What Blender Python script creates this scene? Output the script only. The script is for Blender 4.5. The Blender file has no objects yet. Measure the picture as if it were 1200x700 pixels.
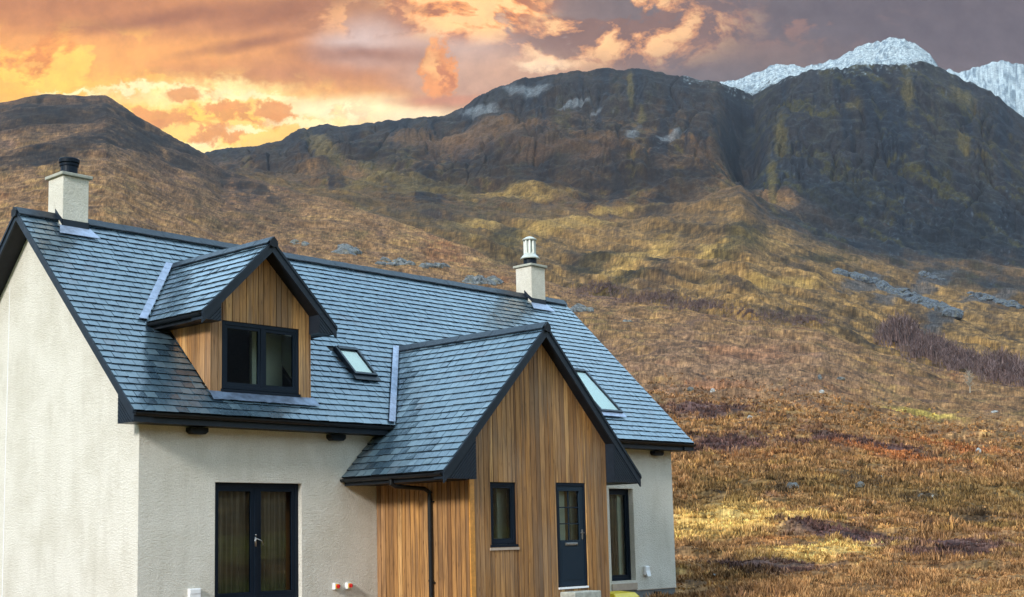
import bpy, bmesh, math, random
import numpy as np
from mathutils import Vector, Matrix
random.seed(7); RNG = np.random.default_rng(11)
SC = bpy.context.scene; COL = SC.collection

# ------------------------------------------------------------------ camera
CAM = np.array([-13.13645, -20.71617, 1.00463])
FPX = 1610.374; CXP, CYP = 600.0, 350.0 + 64.434          # optical centre and focal length for a 1200 px wide frame
_y, _p, _r = [math.radians(a) for a in (-47.65915, 7.67895, -1.40144)]
FW = np.array([-math.sin(_y)*math.cos(_p), math.cos(_y)*math.cos(_p), math.sin(_p)])
_rt = np.array([math.cos(_y), math.sin(_y), 0.0]); _up = np.cross(_rt, FW)
RT = _rt*math.cos(_r) + _up*math.sin(_r); UP = -_rt*math.sin(_r) + _up*math.cos(_r)
cd = bpy.data.cameras.new('camera'); cam = bpy.data.objects.new('camera', cd); COL.objects.link(cam)
cd.sensor_fit = 'HORIZONTAL'; cd.sensor_width = 36.0; cd.lens = 36.0*FPX/1200.0
cd.shift_x = 0.0; cd.shift_y = 64.434/1200.0
cd.clip_start = 0.1; cd.clip_end = 60000
m = Matrix.Identity(4)
for i in range(3):
    m[i][0] = RT[i]; m[i][1] = UP[i]; m[i][2] = -FW[i]; m[i][3] = CAM[i]
cam.matrix_world = m
SC.camera = cam
HF = np.array([-math.sin(_y), math.cos(_y), 0.0]); HR = _rt      # level bearing axes towards the glen

def bearing(px, py):
    """direction seen at a point of the photograph -> (azimuth off the glen axis, tangent of elevation)"""
    px = np.asarray(px, float); py = np.asarray(py, float)
    d = FW[None, :] + RT[None, :]*((px.reshape(-1, 1)-CXP)/FPX) + UP[None, :]*((CYP-py.reshape(-1, 1))/FPX)
    h = np.hypot(d[:, 0], d[:, 1])
    return np.arctan2(d@HR, d@HF), d[:, 2]/h

# ------------------------------------------------------------------ view transform
SC.view_settings.view_transform = 'Standard'; SC.view_settings.look = 'None'
SC.view_settings.gamma = 1.0; SC.view_settings.exposure = 0.15; SC.view_settings.use_curve_mapping = False
SC.render.engine = 'CYCLES'

# ------------------------------------------------------------------ node helper
def lin(c):
    return tuple(((v/255)/12.92 if v/255 <= .04045 else ((v/255+.055)/1.055)**2.4) for v in c)
class NT:
    def __init__(s, tree): s.t = tree; s.n = tree.nodes; s.l = tree.links
    def new(s, typ, **kw):
        n = s.n.new(typ)
        for k, v in kw.items(): setattr(n, k, v)
        return n
    def put(s, sock, v):
        if isinstance(v, bpy.types.NodeSocket): s.l.new(v, sock)
        elif v is not None:
            if isinstance(v, (tuple, list)) and len(v) == 3 and sock.type == 'RGBA': v = (*v, 1)
            sock.default_value = v
    def math(s, op, a, b=None, c=None, clamp=False):
        n = s.new('ShaderNodeMath', operation=op, use_clamp=clamp)
        for i, v in enumerate((a, b, c)):
            if v is not None: s.put(n.inputs[i], v)
        return n.outputs[0]
    def vm(s, op, a, b=None, out=0):
        n = s.new('ShaderNodeVectorMath', operation=op)
        s.put(n.inputs[0], a)
        if b is not None:
            if op == 'SCALE': s.put(n.inputs['Scale'], b)
            else: s.put(n.inputs[1], b)
        return n.outputs['Value'] if op in ('DOT_PRODUCT', 'LENGTH') else n.outputs[0]
    def comb(s, x, y, z=0.0):
        n = s.new('ShaderNodeCombineXYZ')
        for i, v in enumerate((x, y, z)): s.put(n.inputs[i], v)
        return n.outputs[0]
    def noise(s, vec, scale, detail=3, rough=.55, dist=0.0, out=0, dim='3D'):
        n = s.new('ShaderNodeTexNoise'); n.noise_dimensions = dim
        s.put(n.inputs['Vector'], vec); s.put(n.inputs['Scale'], scale); s.put(n.inputs['Detail'], detail)
        s.put(n.inputs['Roughness'], rough); s.put(n.inputs['Distortion'], dist)
        return n.outputs[out]
    def maprange(s, v, a, b, c=0.0, d=1.0, mode='LINEAR'):
        n = s.new('ShaderNodeMapRange', interpolation_type=mode)
        for i, q in enumerate((v, a, b, c, d)): s.put(n.inputs[i], q)
        return n.outputs[0]
    def mix(s, f, a, b, mode='MIX'):
        n = s.new('ShaderNodeMix', data_type='RGBA', blend_type=mode)
        s.put(n.inputs[0], f); s.put(n.inputs[6], a); s.put(n.inputs[7], b)
        return n.outputs[2]
    def ramp(s, f, stops):
        n = s.new('ShaderNodeValToRGB'); e = n.color_ramp.elements
        while len(e) > 1: e.remove(e[-1])
        for i, (p, c) in enumerate(stops):
            q = e[0] if i == 0 else e.new(p)
            q.position = p; q.color = (*c, 1)
        s.put(n.inputs[0], f); return n.outputs[0]
    def mapping(s, vec, scale=(1, 1, 1), loc=(0, 0, 0), rot=(0, 0, 0)):
        n = s.new('ShaderNodeMapping'); s.put(n.inputs['Vector'], vec)
        n.inputs['Scale'].default_value = scale; n.inputs['Location'].default_value = loc; n.inputs['Rotation'].default_value = rot
        return n.outputs[0]

# ------------------------------------------------------------------ world: sunset cloud low over the glen, pale cloud elsewhere
SUN_DIR = Vector((-0.95, -0.20, 0.44)).normalized()
W = bpy.data.worlds.new('World'); SC.world = W; W.use_nodes = True
t = NT(W.node_tree); t.n.clear()
sky = t.new('ShaderNodeTexSky', sky_type='NISHITA'); sky.sun_disc = False
sky.sun_elevation = math.asin(SUN_DIR.z); sky.sun_rotation = math.atan2(SUN_DIR.x, SUN_DIR.y)
dirv = t.new('ShaderNodeTexCoord').outputs['Generated']
f_ = t.vm('DOT_PRODUCT', dirv, tuple(HF)); r_ = t.vm('DOT_PRODUCT', dirv, tuple(HR))
z_ = t.new('ShaderNodeSeparateXYZ'); t.put(z_.inputs[0], dirv); z_ = z_.outputs[2]
fs = t.math('MAXIMUM', f_, .05)
U = t.math('DIVIDE', r_, fs); V = t.math('DIVIDE', z_, fs)
P0 = t.comb(U, V)
def uv(px, py):
    a, e = bearing([px], [py]); a = a[0]
    return math.tan(a), e[0]/math.cos(a)
w1 = t.noise(t.mapping(P0, (1, 1.7, 1)), 6.0, 5, .6, out=1)
w1 = t.vm('SUBTRACT', w1, (.5, .5, .5))
w2 = t.noise(t.mapping(P0, (1, 1.3, 1), (3, 1, 0)), 30.0, 5, .62, out=1); w2 = t.vm('SUBTRACT', w2, (.5, .5, .5))
PW = t.vm('ADD', P0, t.vm('MULTIPLY', w1, (.06, .035, 0)))
PW = t.vm('ADD', PW, t.vm('MULTIPLY', w2, (.022, .018, 0)))
w3 = t.noise(P0, 85.0, 4, .65, out=1); w3 = t.vm('SUBTRACT', w3, (.5, .5, .5))
PW = t.vm('ADD', PW, t.vm('MULTIPLY', w3, (.026, .022, 0)))
PS = t.vm('ADD', P0, t.vm('MULTIPLY', w1, (.10, .03, 0)))
def blob(px, py, sx, sy, soft=1.0, P=None, rot=0.0):
    u, v = uv(px, py)
    d = t.vm('SUBTRACT', P or PW, (u, v, 0))
    if rot: d = t.mapping(d, (1, 1, 1), (0, 0, 0), (0, 0, math.radians(rot)))
    d = t.vm('MULTIPLY', d, (FPX/sx, FPX/sy, 0))
    return t.maprange(t.vm('LENGTH', d), max(0.0, 1-soft), 1.0+soft*.35, 1.0, 0.0, 'SMOOTHSTEP')
def paint(col, mask, rgb, k=1.0):
    if k != 1.0: mask = t.math('MULTIPLY', mask, k)
    return t.mix(mask, col, lin(rgb))
# broad gradient
ux, _ = uv(820, 60); ul, _ = uv(0, 60)
g1 = t.maprange(U, ul, ux, 0, 1, 'SMOOTHSTEP')
c = t.mix(g1, lin((226, 156, 88)), lin((114, 106, 114)))
c = paint(c, blob(60, -30, 330, 95, 1, PS), (170, 116, 86), .9)
c = paint(c, blob(360, 60, 330, 60, 1, PS, 8), (192, 134, 98), .85)
c = paint(c, blob(130, 60, 260, 34, 1, PS), (246, 178, 100), .9)
c = paint(c, blob(330, 120, 260, 34, 1, PS), (236, 170, 110), .85)
c = paint(c, blob(560, 60, 120, 70, 1, PS), (200, 178, 176), .9)
c = paint(c, blob(430, 50, 70, 34, .9, PS), (208, 192, 196), .85)
c = paint(c, blob(610, 85, 130, 30, 1, PS), (198, 160, 138), .8)
# fiery low band
c = paint(c, blob(230, 148, 240, 62, .8), (255, 212, 100), 1)
c = paint(c, blob(60, 98, 150, 30, .9), (255, 204, 92), .9)
c = paint(c, blob(240, 108, 120, 20, .8), (255, 240, 176), 1)
c = paint(c, blob(400, 126, 100, 20, .8, PS), (255, 244, 205), .95)
c = paint(c, blob(470, 132, 90, 12, .8, PS), (250, 232, 200), .9)
c = paint(c, blob(240, 176, 70, 14, .8), (255, 240, 180), .9)
c = paint(c, blob(640, 76, 45, 12, .8), (250, 225, 198), .9)
c = paint(c, blob(520, 115, 80, 6, .8, PS), (196, 138, 116), .8)
# orange puffs: noise broken cloud, densest where the photograph shows it
def puffs(mask, scale, thr, seed, lo, mid, hi, amt):
    n = t.noise(t.mapping(P0, (1, 1.5, 1), (seed, seed*.7, 0)), scale, 6, .6, .3)
    m_ = t.math('MULTIPLY', t.maprange(n, thr, thr+.055, 0, 1, 'SMOOTHSTEP'), mask)
    n2 = t.noise(t.mapping(P0, (1, 1.5, 1), (seed+.012, seed*.7-.018, 0)), scale, 6, .6, .3)
    lit = t.maprange(t.math('SUBTRACT', n, n2), -.05, .05, 0, 1)
    cc = t.ramp(lit, [(0, lin(lo)), (.5, lin(mid)), (1, lin(hi))])
    return t.math('MULTIPLY', m_, amt), cc
for (bx, by, sx, sy, so), args in (
    ((230, 140, 220, 60, .7), (22, .50, 4.1, (214, 146, 84), (240, 172, 92), (255, 214, 124), .85)),
    ((60, 80, 190, 55, .8), (17, .47, 1.7, (216, 136, 70), (246, 172, 80), (255, 212, 100), .8)),
    ((730, 28, 180, 60, .6), (15, .36, 7.3, (132, 104, 98), (212, 154, 112), (252, 204, 150), .9)),
    ((550, 4, 110, 52, .45), (15, .36, 2.9, (176, 116, 84), (236, 164, 104), (255, 208, 150), 1.0)),
    ((950, 20, 190, 45, .9), (14, .55, 5.5, (116, 92, 96), (168, 122, 108), (212, 152, 118), .6)),
    ((430, 20, 90, 28, .7), (22, .46, 8.8, (160, 110, 84), (205, 150, 112), (235, 180, 130), .7))):
    mk, cc = puffs(blob(bx, by, sx, sy, so, P0), *args)
    c = t.mix(mk, c, cc)
for (bx, by, sx, sy) in ((222, 110, 26, 13), (265, 127, 30, 8), (322, 130, 26, 14), (180, 138, 44, 14), (262, 155, 36, 10)):
    c = paint(c, blob(bx, by, sx, sy, .3), (222, 154, 92), .9)
c = paint(c, blob(518, 84, 24, 34, .25), (226, 156, 102), 1.0)
c = paint(c, blob(513, 76, 13, 20, .7), (250, 196, 136), .9)
c = paint(c, blob(527, 90, 8, 22, .7), (186, 120, 88), .8)
# dull mauve bank on the right
for (bx, by, sx, sy, rot) in ((330, 10, 120, 20, -12), (430, 62, 110, 14, 6), (190, 18, 150, 12, -6), (300, 48, 90, 10, -10)):
    c = paint(c, blob(bx, by, sx, sy, 1, PS, rot), (150, 100, 76), .75)
for (bx, by, sx, sy) in ((170, 100, 60, 6), (300, 112, 60, 7), (90, 108, 50, 5), (360, 140, 60, 7), (225, 165, 34, 8), (290, 150, 26, 5)):
    c = paint(c, blob(bx, by, sx, sy, .7), (255, 244, 196), .9)
c = paint(c, blob(1120, 10, 330, 110, .8, PS), (98, 92, 104), .92)
c = paint(c, blob(905, 62, 120, 26, 1), (128, 110, 108), .6)
fine = t.noise(P0, 60, 6, .6); c = t.mix(1.0, c, t.ramp(fine, [(.3, (1.02, .92, .80)), (.7, (1.28, 1.16, .98))]), 'MULTIPLY')
# pale overcast for the rest of the dome
on = t.noise(t.mapping(dirv, (1, 1, 1.6)), 2.2, 5, .6)
over = t.ramp(on, [(.3, (.36, .54, .72)), (.55, (.60, .80, .97)), (.75, (.88, 1.0, 1.10))])
over = t.mix(1.0, over, t.ramp(t.maprange(f_, -.5, .9), [(0, (.72, .68, .61)), (.5, (.92, .95, .97)), (1, (.82, 1.0, 1.12))]), 'MULTIPLY')
f1 = t.maprange(f_, .25, .75, 0, 1, 'SMOOTHSTEP'); f2 = t.maprange(V, .42, .60, 1, 0, 'SMOOTHSTEP')
f3 = t.maprange(z_, -.05, -.3, 1, 0)
bgA = t.new('ShaderNodeBackground'); t.put(bgA.inputs[0], sky.outputs[0]); bgA.inputs[1].default_value = .09
bgB = t.new('ShaderNodeBackground'); t.put(bgB.inputs[0], over); bgB.inputs[1].default_value = 2.2
bgC = t.new('ShaderNodeBackground'); t.put(bgC.inputs[0], c); bgC.inputs[1].default_value = 1.0
mixw = t.new('ShaderNodeMixShader'); mixw.inputs[0].default_value = .93
t.l.new(bgA.outputs[0], mixw.inputs[1]); t.l.new(bgB.outputs[0], mixw.inputs[2])
wo = t.new('ShaderNodeOutputWorld'); mixc = t.new('ShaderNodeMixShader'); t.put(mixc.inputs[0], t.math('MULTIPLY', t.math('MULTIPLY', f1, f2), f3))
t.l.new(mixw.outputs[0], mixc.inputs[1]); t.l.new(bgC.outputs[0], mixc.inputs[2]); t.l.new(mixc.outputs[0], wo.inputs[0])
# ------------------------------------------------------------------ sun behind thin cloud
sl = bpy.data.lights.new('sun', 'SUN'); sl.energy = 3.7; sl.angle = math.radians(10); sl.color = (1, .97, .92)
so = bpy.data.objects.new('sun', sl); COL.objects.link(so)
so.rotation_euler = SUN_DIR.to_track_quat('Z', 'Y').to_euler()

# ================================================================== helpers
def tag(o, label=None, cat=None, group=None, kind=None):
    if label: o['label'] = label
    if cat: o['category'] = cat
    if group: o['group'] = group
    if kind: o['kind'] = kind
    return o
def empty(name, loc=(0, 0, 0)):
    o = bpy.data.objects.new(name, None); COL.objects.link(o); o.location = loc; return o
class MB:
    def __init__(s): s.v = []; s.f = []; s.mi = []
    def add(s, vs, fs, mi=0):
        b = len(s.v); s.v += [tuple(map(float, p)) for p in vs]; s.f += [tuple(b+i for i in q) for q in fs]; s.mi += [mi]*len(fs); return s
    def hexa(s, p, mi=0):      # 8 points: bottom ring 0-3, top ring 4-7
        return s.add(p, [(0, 3, 2, 1), (4, 5, 6, 7), (0, 1, 5, 4), (1, 2, 6, 5), (2, 3, 7, 6), (3, 0, 4, 7)], mi)
    def box(s, a, b, T=None, mi=0):
        x0, y0, z0 = a; x1, y1, z1 = b
        p = [(x0, y0, z0), (x1, y0, z0), (x1, y1, z0), (x0, y1, z0), (x0, y0, z1), (x1, y0, z1), (x1, y1, z1), (x0, y1, z1)]
        if T: p = [T(*q) for q in p]
        return s.hexa(p, mi)
    def prism(s, poly, ext, mi=0):   # poly: 3D points, ext: vector
        n = len(poly); e = Vector(ext)
        vs = [Vector(p) for p in poly] + [Vector(p)+e for p in poly]
        fs = [tuple(range(n)), tuple(range(2*n-1, n-1, -1))] + [(i, (i+1) % n, n+(i+1) % n, n+i) for i in range(n)]
        return s.add(vs, fs, mi)
    def quad(s, *p, mi=0): return s.add(p, [tuple(range(len(p)))], mi)
    def tube(s, path, r, n=10, caps=True, mi=0):
        P = [Vector(p) for p in path]; R = r if isinstance(r, (list, tuple)) else [r]*len(P)
        vs = []; ref = None
        for i, p in enumerate(P):
            d = (P[min(i+1, len(P)-1)]-P[max(i-1, 0)]).normalized()
            if ref is None: ref = d.orthogonal().normalized()
            a = (ref - d*ref.dot(d)).normalized(); ref = a; b = d.cross(a)
            for k in range(n):
                th = 2*math.pi*k/n; vs.append(p + (a*math.cos(th)+b*math.sin(th))*R[i])
        fs = [(i*n+k, i*n+(k+1) % n, (i+1)*n+(k+1) % n, (i+1)*n+k) for i in range(len(P)-1) for k in range(n)]
        if caps: fs += [tuple(range(n-1, -1, -1)), tuple((len(P)-1)*n+k for k in range(n))]
        return s.add(vs, fs, mi)
    def lathe(s, c, prof, n=24, mi=0):
        return s.tube([(c[0], c[1], c[2]+z) for r, z in prof], [r for r, z in prof], n, True, mi)
    def build(s, name, mats, parent=None, smooth=False, bevel=0.0, recalc=True):
        me = bpy.data.meshes.new(name); me.from_pydata(s.v, [], s.f)
        if not isinstance(mats, (list, tuple)): mats = [mats]
        for q in mats: me.materials.append(q)
        me.polygons.foreach_set('material_index', s.mi)
        if recalc:
            bm = bmesh.new(); bm.from_mesh(me); bmesh.ops.recalc_face_normals(bm, faces=bm.faces); bm.to_mesh(me); bm.free()
        if smooth: me.polygons.foreach_set('use_smooth', [True]*len(me.polygons))
        me.update()
        o = bpy.data.objects.new(name, me); COL.objects.link(o)
        if parent: o.parent = parent
        if bevel:
            b = o.modifiers.new('bevel', 'BEVEL'); b.width = bevel; b.segments = 2; b.limit_method = 'ANGLE'
        return o

def mat(name):
    m = bpy.data.materials.new(name); m.use_nodes = True; t = NT(m.node_tree); t.n.clear()
    out = t.new('ShaderNodeOutputMaterial'); b = t.new('ShaderNodeBsdfPrincipled'); t.l.new(b.outputs[0], out.inputs[0])
    return m, t, b, out
def simple(name, col, rough=.5, metal=0.0, var=.12, scale=8.0, bump=.0, bscale=60, spec=.5):
    m, t, b, out = mat(name)
    g = t.new('ShaderNodeTexCoord').outputs['Object']
    n = t.noise(g, scale, 4, .6)
    t.put(b.inputs['Base Color'], t.mix(1.0, col, t.ramp(n, [(.3, (1-var,)*3), (.7, (1+var,)*3)]), 'MULTIPLY'))
    t.put(b.inputs['Roughness'], t.maprange(t.noise(g, scale*2.3, 3), .3, .7, max(0, rough-.08), min(1, rough+.08)))
    b.inputs['Metallic'].default_value = metal; b.inputs['Specular IOR Level'].default_value = spec
    if bump:
        bp = t.new('ShaderNodeBump'); bp.inputs['Strength'].default_value = bump; bp.inputs['Distance'].default_value = .01
        t.put(bp.inputs['Height'], t.noise(g, bscale, 4)); t.l.new(bp.outputs[0], b.inputs['Normal'])
    return m

# ---- harled (roughcast) render
def make_harl(name, base, speck):
    m, t, b, out = mat(name)
    g = t.new('ShaderNodeTexCoord').outputs['Object']
    gran = t.noise(g, 42, 4, .75); big = t.noise(g, 1.1, 5, .62)
    st = t.noise(t.mapping(g, (2.2, 2.2, .5)), 1.6, 5, .6)
    c = t.mix(t.maprange(gran, .38, .60), tuple(v*speck for v in base), base)
    c = t.mix(t.maprange(big, .42, .66, 0, .38), c, (base[0]*.60, base[1]*.58, base[2]*.52))
    c = t.mix(t.maprange(st, .50, .72, 0, .26), c, (base[0]*.55, base[1]*.53, base[2]*.48))
    # damp creeping down from the top of the wall and up from the plinth
    t.put(b.inputs['Base Color'], c); b.inputs['Roughness'].default_value = .9; b.inputs['Specular IOR Level'].default_value = .2
    bp = t.new('ShaderNodeBump'); bp.inputs['Strength'].default_value = 1.0; bp.inputs['Distance'].default_value = .03
    hh = t.math('ADD', t.noise(g, 40, 3, .7), t.math('MULTIPLY', t.noise(t.mapping(g, (1, 1, 1.6)), 13, 4, .7), .9))
    t.put(bp.inputs['Height'], hh); t.l.new(bp.outputs[0], b.inputs['Normal'])
    return m
M_HARL = make_harl('harled_render', (.82, .78, .70), .78)
M_CHIM = make_harl('chimney_render', (.80, .76, .67), .76)

# ---- slate
def make_slate():
    m, t, b, out = mat('wet_slate')
    g = t.new('ShaderNodeTexCoord').outputs['Object']
    ri = t.new('ShaderNodeNewGeometry').outputs['Random Per Island']
    n = t.noise(g, 9, 5, .6); big = t.noise(g, .9, 4, .6)
    c = t.ramp(ri, [(0, (.018, .034, .052)), (.35, (.036, .064, .090)), (.7, (.050, .086, .116)), (.93, (.075, .118, .150)), (1, (.058, .070, .088))])
    c = t.mix(1.0, c, t.ramp(n, [(.3, (.8, .8, .8)), (.7, (1.2, 1.2, 1.2))]), 'MULTIPLY')
    c = t.mix(t.maprange(big, .5, .75, 0, .3), c, (.03, .036, .045))
    t.put(b.inputs['Base Color'], c)
    r = t.math('ADD', t.maprange(t.noise(g, 3.0, 4), .3, .7, .20, .38), t.maprange(ri, 0, 1, -.05, .08))
    t.put(b.inputs['Roughness'], r); b.inputs['Specular IOR Level'].default_value = .85
    b.inputs['Coat Weight'].default_value = .55; b.inputs['Coat Roughness'].default_value = .16; b.inputs['Specular Tint'].default_value = (.75, .92, 1, 1)
    bp = t.new('ShaderNodeBump'); bp.inputs['Strength'].default_value = .35; bp.inputs['Distance'].default_value = .006
    t.put(bp.inputs['Height'], t.noise(t.mapping(g, (1, 1, 1)), 22, 5, .65)); t.l.new(bp.outputs[0], b.inputs['Normal'])
    return m
M_SLATE = make_slate(); M_EDGE = simple('slate_edge_shadow', (.010, .013, .017), .95, spec=.1)

# ---- larch cladding
def make_wood(name, warm=0.0):
    m, t, b, out = mat(name)
    g = t.new('ShaderNodeTexCoord').outputs['Object']
    ri = t.new('ShaderNodeNewGeometry').outputs['Random Per Island']
    off = t.vm('SCALE', (3.1, 5.7, 9.3), t.math('MULTIPLY', ri, 7.0))
    p = t.vm('ADD', g, off)
    grain = t.noise(t.mapping(p, (34, 34, 1.3)), 1.0, 5, .65, .6)
    stain = t.noise(t.mapping(p, (9, 9, .7)), 1.0, 4, .65)
    knots = t.new('ShaderNodeTexVoronoi'); t.put(knots.inputs['Vector'], t.mapping(p, (9, 9, 2.2))); knots.inputs['Scale'].default_value = 1
    base = t.ramp(ri, [(0, (.15, .070, .028)), (.15, (.44, .225, .075)), (.3, (.22, .110, .045)), (.45, (.50, .27, .10)), (.6, (.27, .150, .075)), (.75, (.58, .33, .13)), (.88, (.16, .085, .042)), (1, (.46, .23, .07))])
    c = t.mix(1.0, base, t.ramp(grain, [(.30, (.42, .36, .32)), (.47, (.95, .93, .9)), (.68, (1.35, 1.3, 1.22))]), 'MULTIPLY')
    c = t.mix(t.maprange(stain, .46, .66, 0, .7), c, (.12, .068, .038))
    wz = t.noise(t.mapping(g, (1.2, 1.2, .6)), 1.0, 3)
    c = t.mix(t.maprange(wz, .45, .7, 0, .38-.36*warm), c, (.27, .195, .135))
    c = t.mix(t.maprange(knots.outputs[0], .02, .15, .85, 0), c, (.10, .045, .018))
    t.put(b.inputs['Base Color'], c)
    t.put(b.inputs['Roughness'], t.maprange(grain, .3, .7, .75, .5)); b.inputs['Specular IOR Level'].default_value = .3
    bp = t.new('ShaderNodeBump'); bp.inputs['Strength'].default_value = .3; bp.inputs['Distance'].default_value = .004
    t.put(bp.inputs['Height'], grain); t.l.new(bp.outputs[0], b.inputs['Normal'])
    return m
M_WOOD = make_wood('larch_boards'); M_WOODW = make_wood('larch_boards_sheltered', 1.0)
M_TRIM = simple('oiled_corner_board', (.52, .23, .045), .5, var=.2, scale=14)
M_DARK = simple('black_painted_timber', (.006, .008, .012), .5, spec=.25, var=.25, scale=5, bump=.2, bscale=30)
M_BARGE = simple('dark_blue_barge_paint', (.009, .015, .025), .42, spec=.3, var=.2, scale=6, bump=.15, bscale=25)
M_FRAME = simple('navy_window_frame', (.004, .009, .018), .45, spec=.15, var=.02, scale=1)
M_DOOR = simple('slate_blue_door_paint', (.008, .019, .033), .45, spec=.2, var=.03, scale=1)
M_GUT = simple('black_gutter_plastic', (.006, .007, .009), .4, spec=.3)
M_LEAD = simple('weathered_lead', (.27, .32, .43), .35, metal=.35, var=.3, scale=7, bump=.5, bscale=14)
M_CAP = simple('concrete_cap', (.34, .34, .29), .85, var=.2, scale=12, bump=.4)
M_PLINTH = simple('grey_plinth', (.14, .15, .155), .85, var=.2, scale=10, bump=.5, bscale=70)
M_SILLM = simple('timber_sill', (.42, .33, .26), .7)
M_STEEL = simple('polished_steel', (.38, .38, .38), .3, metal=1.0)
M_COWL = simple('pale_flue_cowl', (.48, .50, .46), .4, metal=.2)
M_WHITE = simple('white_plastic', (.80, .80, .82), .4, var=.04)
M_RED = simple('red_plastic', (.55, .02, .02), .35); M_YEL = simple('yellow_plastic', (.80, .60, .02), .4, var=.1)
M_REFLSHEET = simple('white_reflection_sheet', (.88, .90, .86), .7, var=.03)
M_PLAST = simple('inner_plaster', (.62, .64, .56), .9, var=.05)
M_FLOOR = simple('inner_floor', (.10, .08, .06), .6)
M_UNDER = simple('roof_underlay', (.008, .009, .011), .8)
M_BROWN = simple('brown_inner_door', (.20, .11, .05), .5)
M_STEP = simple('pale_step', (.36, .37, .33), .7, var=.3, scale=10, bump=.4)
def make_curtain():
    m, t, b, out = mat('brown_curtain')
    g = t.new('ShaderNodeTexCoord').outputs['Object']
    n = t.noise(t.mapping(g, (9, 9, .3)), 1, 3)
    t.put(b.inputs['Base Color'], t.ramp(n, [(.3, (.11, .075, .055)), (.7, (.30, .22, .165))])); b.inputs['Roughness'].default_value = .9
    return m
M_CURT = make_curtain()
def make_glass():
    m, t, b, out = mat('window_glass'); t.n.remove(b)
    tr = t.new('ShaderNodeBsdfTransparent'); tr.inputs[0].default_value = (.86, .93, .90, 1)
    gl = t.new('ShaderNodeBsdfGlossy'); gl.inputs['Roughness'].default_value = .005; gl.inputs[0].default_value = (.95, 1, 1, 1)
    fr = t.new('ShaderNodeFresnel'); fr.inputs[0].default_value = 1.55
    mx = t.new('ShaderNodeMixShader'); t.put(mx.inputs[0], t.math('MULTIPLY', fr.outputs[0], 1.05, clamp=True))
    t.l.new(tr.outputs[0], mx.inputs[1]); t.l.new(gl.outputs[0], mx.inputs[2]); t.l.new(mx.outputs[0], out.inputs[0])
    return m
M_GLASS = make_glass()

# ================================================================== TERRAIN
def _hash(ix, iy, s):
    h = (ix.astype(np.int64)*374761393 + iy.astype(np.int64)*668265263 + s*1442695041) & 0xffffffff
    h = ((h ^ (h >> 13))*1274126177) & 0xffffffff
    return ((h ^ (h >> 16)) & 0xffffff)/float(0xffffff)
def perlin(x, y, s=0):
    ix = np.floor(x); iy = np.floor(y); fx = x-ix; fy = y-iy
    ux = fx*fx*fx*(fx*(fx*6-15)+10); uy = fy*fy*fy*(fy*(fy*6-15)+10)
    def g(dx, dy):
        a = _hash(ix+dx, iy+dy, s)*6.2831853
        return np.cos(a)*(fx-dx)+np.sin(a)*(fy-dy)
    a = g(0, 0)*(1-ux)+g(1, 0)*ux; b = g(0, 1)*(1-ux)+g(1, 1)*ux
    return (a*(1-uy)+b*uy)*1.5
def fbm(x, y, s=0, o=4, gain=.55):
    r = 0; a = 1; tot = 0
    for i in range(o): r = r+a*perlin(x*2**i+i*17.3, y*2**i-i*9.1, s+i); tot += a; a *= gain
    return r/tot
def sstep(x, a, b):
    q = np.clip((x-a)/(b-a), 0, 1); return q*q*(3-2*q)

def seg(a, b, n): return list(np.linspace(math.log(a), math.log(b), n, endpoint=False))
LR = np.array(seg(1.5, 27, 26)+seg(27, 110, 150)+seg(110, 700, 190)+seg(700, 2000, 150)+seg(2000, 4300, 270)+seg(4300, 8000, 60)+[math.log(8000)])
AZF = math.radians(22.5)
AZ = np.concatenate([np.linspace(-math.pi, -AZF, 110, endpoint=False), np.linspace(-AZF, AZF, 1250, endpoint=False), np.linspace(AZF, math.pi, 111)])
def curve(pts):
    pts = np.array(pts, float); a, e = bearing(pts[:, 0], pts[:, 1])
    return np.interp(AZ, a, e), np.interp(AZ, a, np.log(pts[:, 2]))
crestA = [(-200, 130, 2000), (-60, 122, 2000), (0, 120, 2000), (30, 115, 2000), (70, 113, 2000), (125, 114, 1980), (150, 128, 1950), (190, 154, 1900), (240, 181, 1800), (262, 199, 1700), (300, 211, 1600),
          (350, 224, 1500), (420, 242, 1400), (470, 261, 1300), (520, 279, 1200), (600, 312, 1050), (660, 336, 950), (700, 346, 900), (800, 362, 800), (900, 379, 740), (960, 386, 720), (1030, 413, 700), (1100, 432, 690), (1200, 447, 680), (1400, 470, 660)]
e1, l1 = curve(crestA)
e3, l3 = curve([(-200, 240, 2900), (240, 205, 2800), (300, 205, 2600), (400, 214, 2400), (500, 225, 2250), (600, 232, 2150), (700, 236, 2100), (800, 230, 2100), (868, 218, 2100), (900, 240, 2100), (960, 262, 2050), (1030, 287, 2000), (1100, 303, 2000), (1200, 316, 2000), (1400, 330, 2000)])
crestB = [(-200, 240, 3400), (200, 205, 3400), (243, 181, 3300), (290, 169, 3300), (330, 165, 3250), (350, 154, 3250), (383, 146, 3250), (397, 149, 3200), (450, 142, 3200), (490, 137, 3200), (520, 135, 3200), (545, 123, 3200), (570, 108, 3200), (600, 97, 3200), (640, 87, 3200),
          (680, 82, 3200), (740, 81, 3200), (785, 88, 3200), (840, 97, 3200), (868, 106, 3250), (882, 112, 3250), (900, 100, 3200), (925, 90, 3150), (950, 84, 3150), (975, 81, 3150), (1010, 77, 3200), (1050, 77, 3200), (1080, 74, 3250), (1100, 79, 3300), (1130, 92, 3300), (1160, 106, 3300), (1180, 124, 3300), (1200, 138, 3300), (1400, 240, 3300)]
e4, l4 = curve(crestB)
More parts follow.
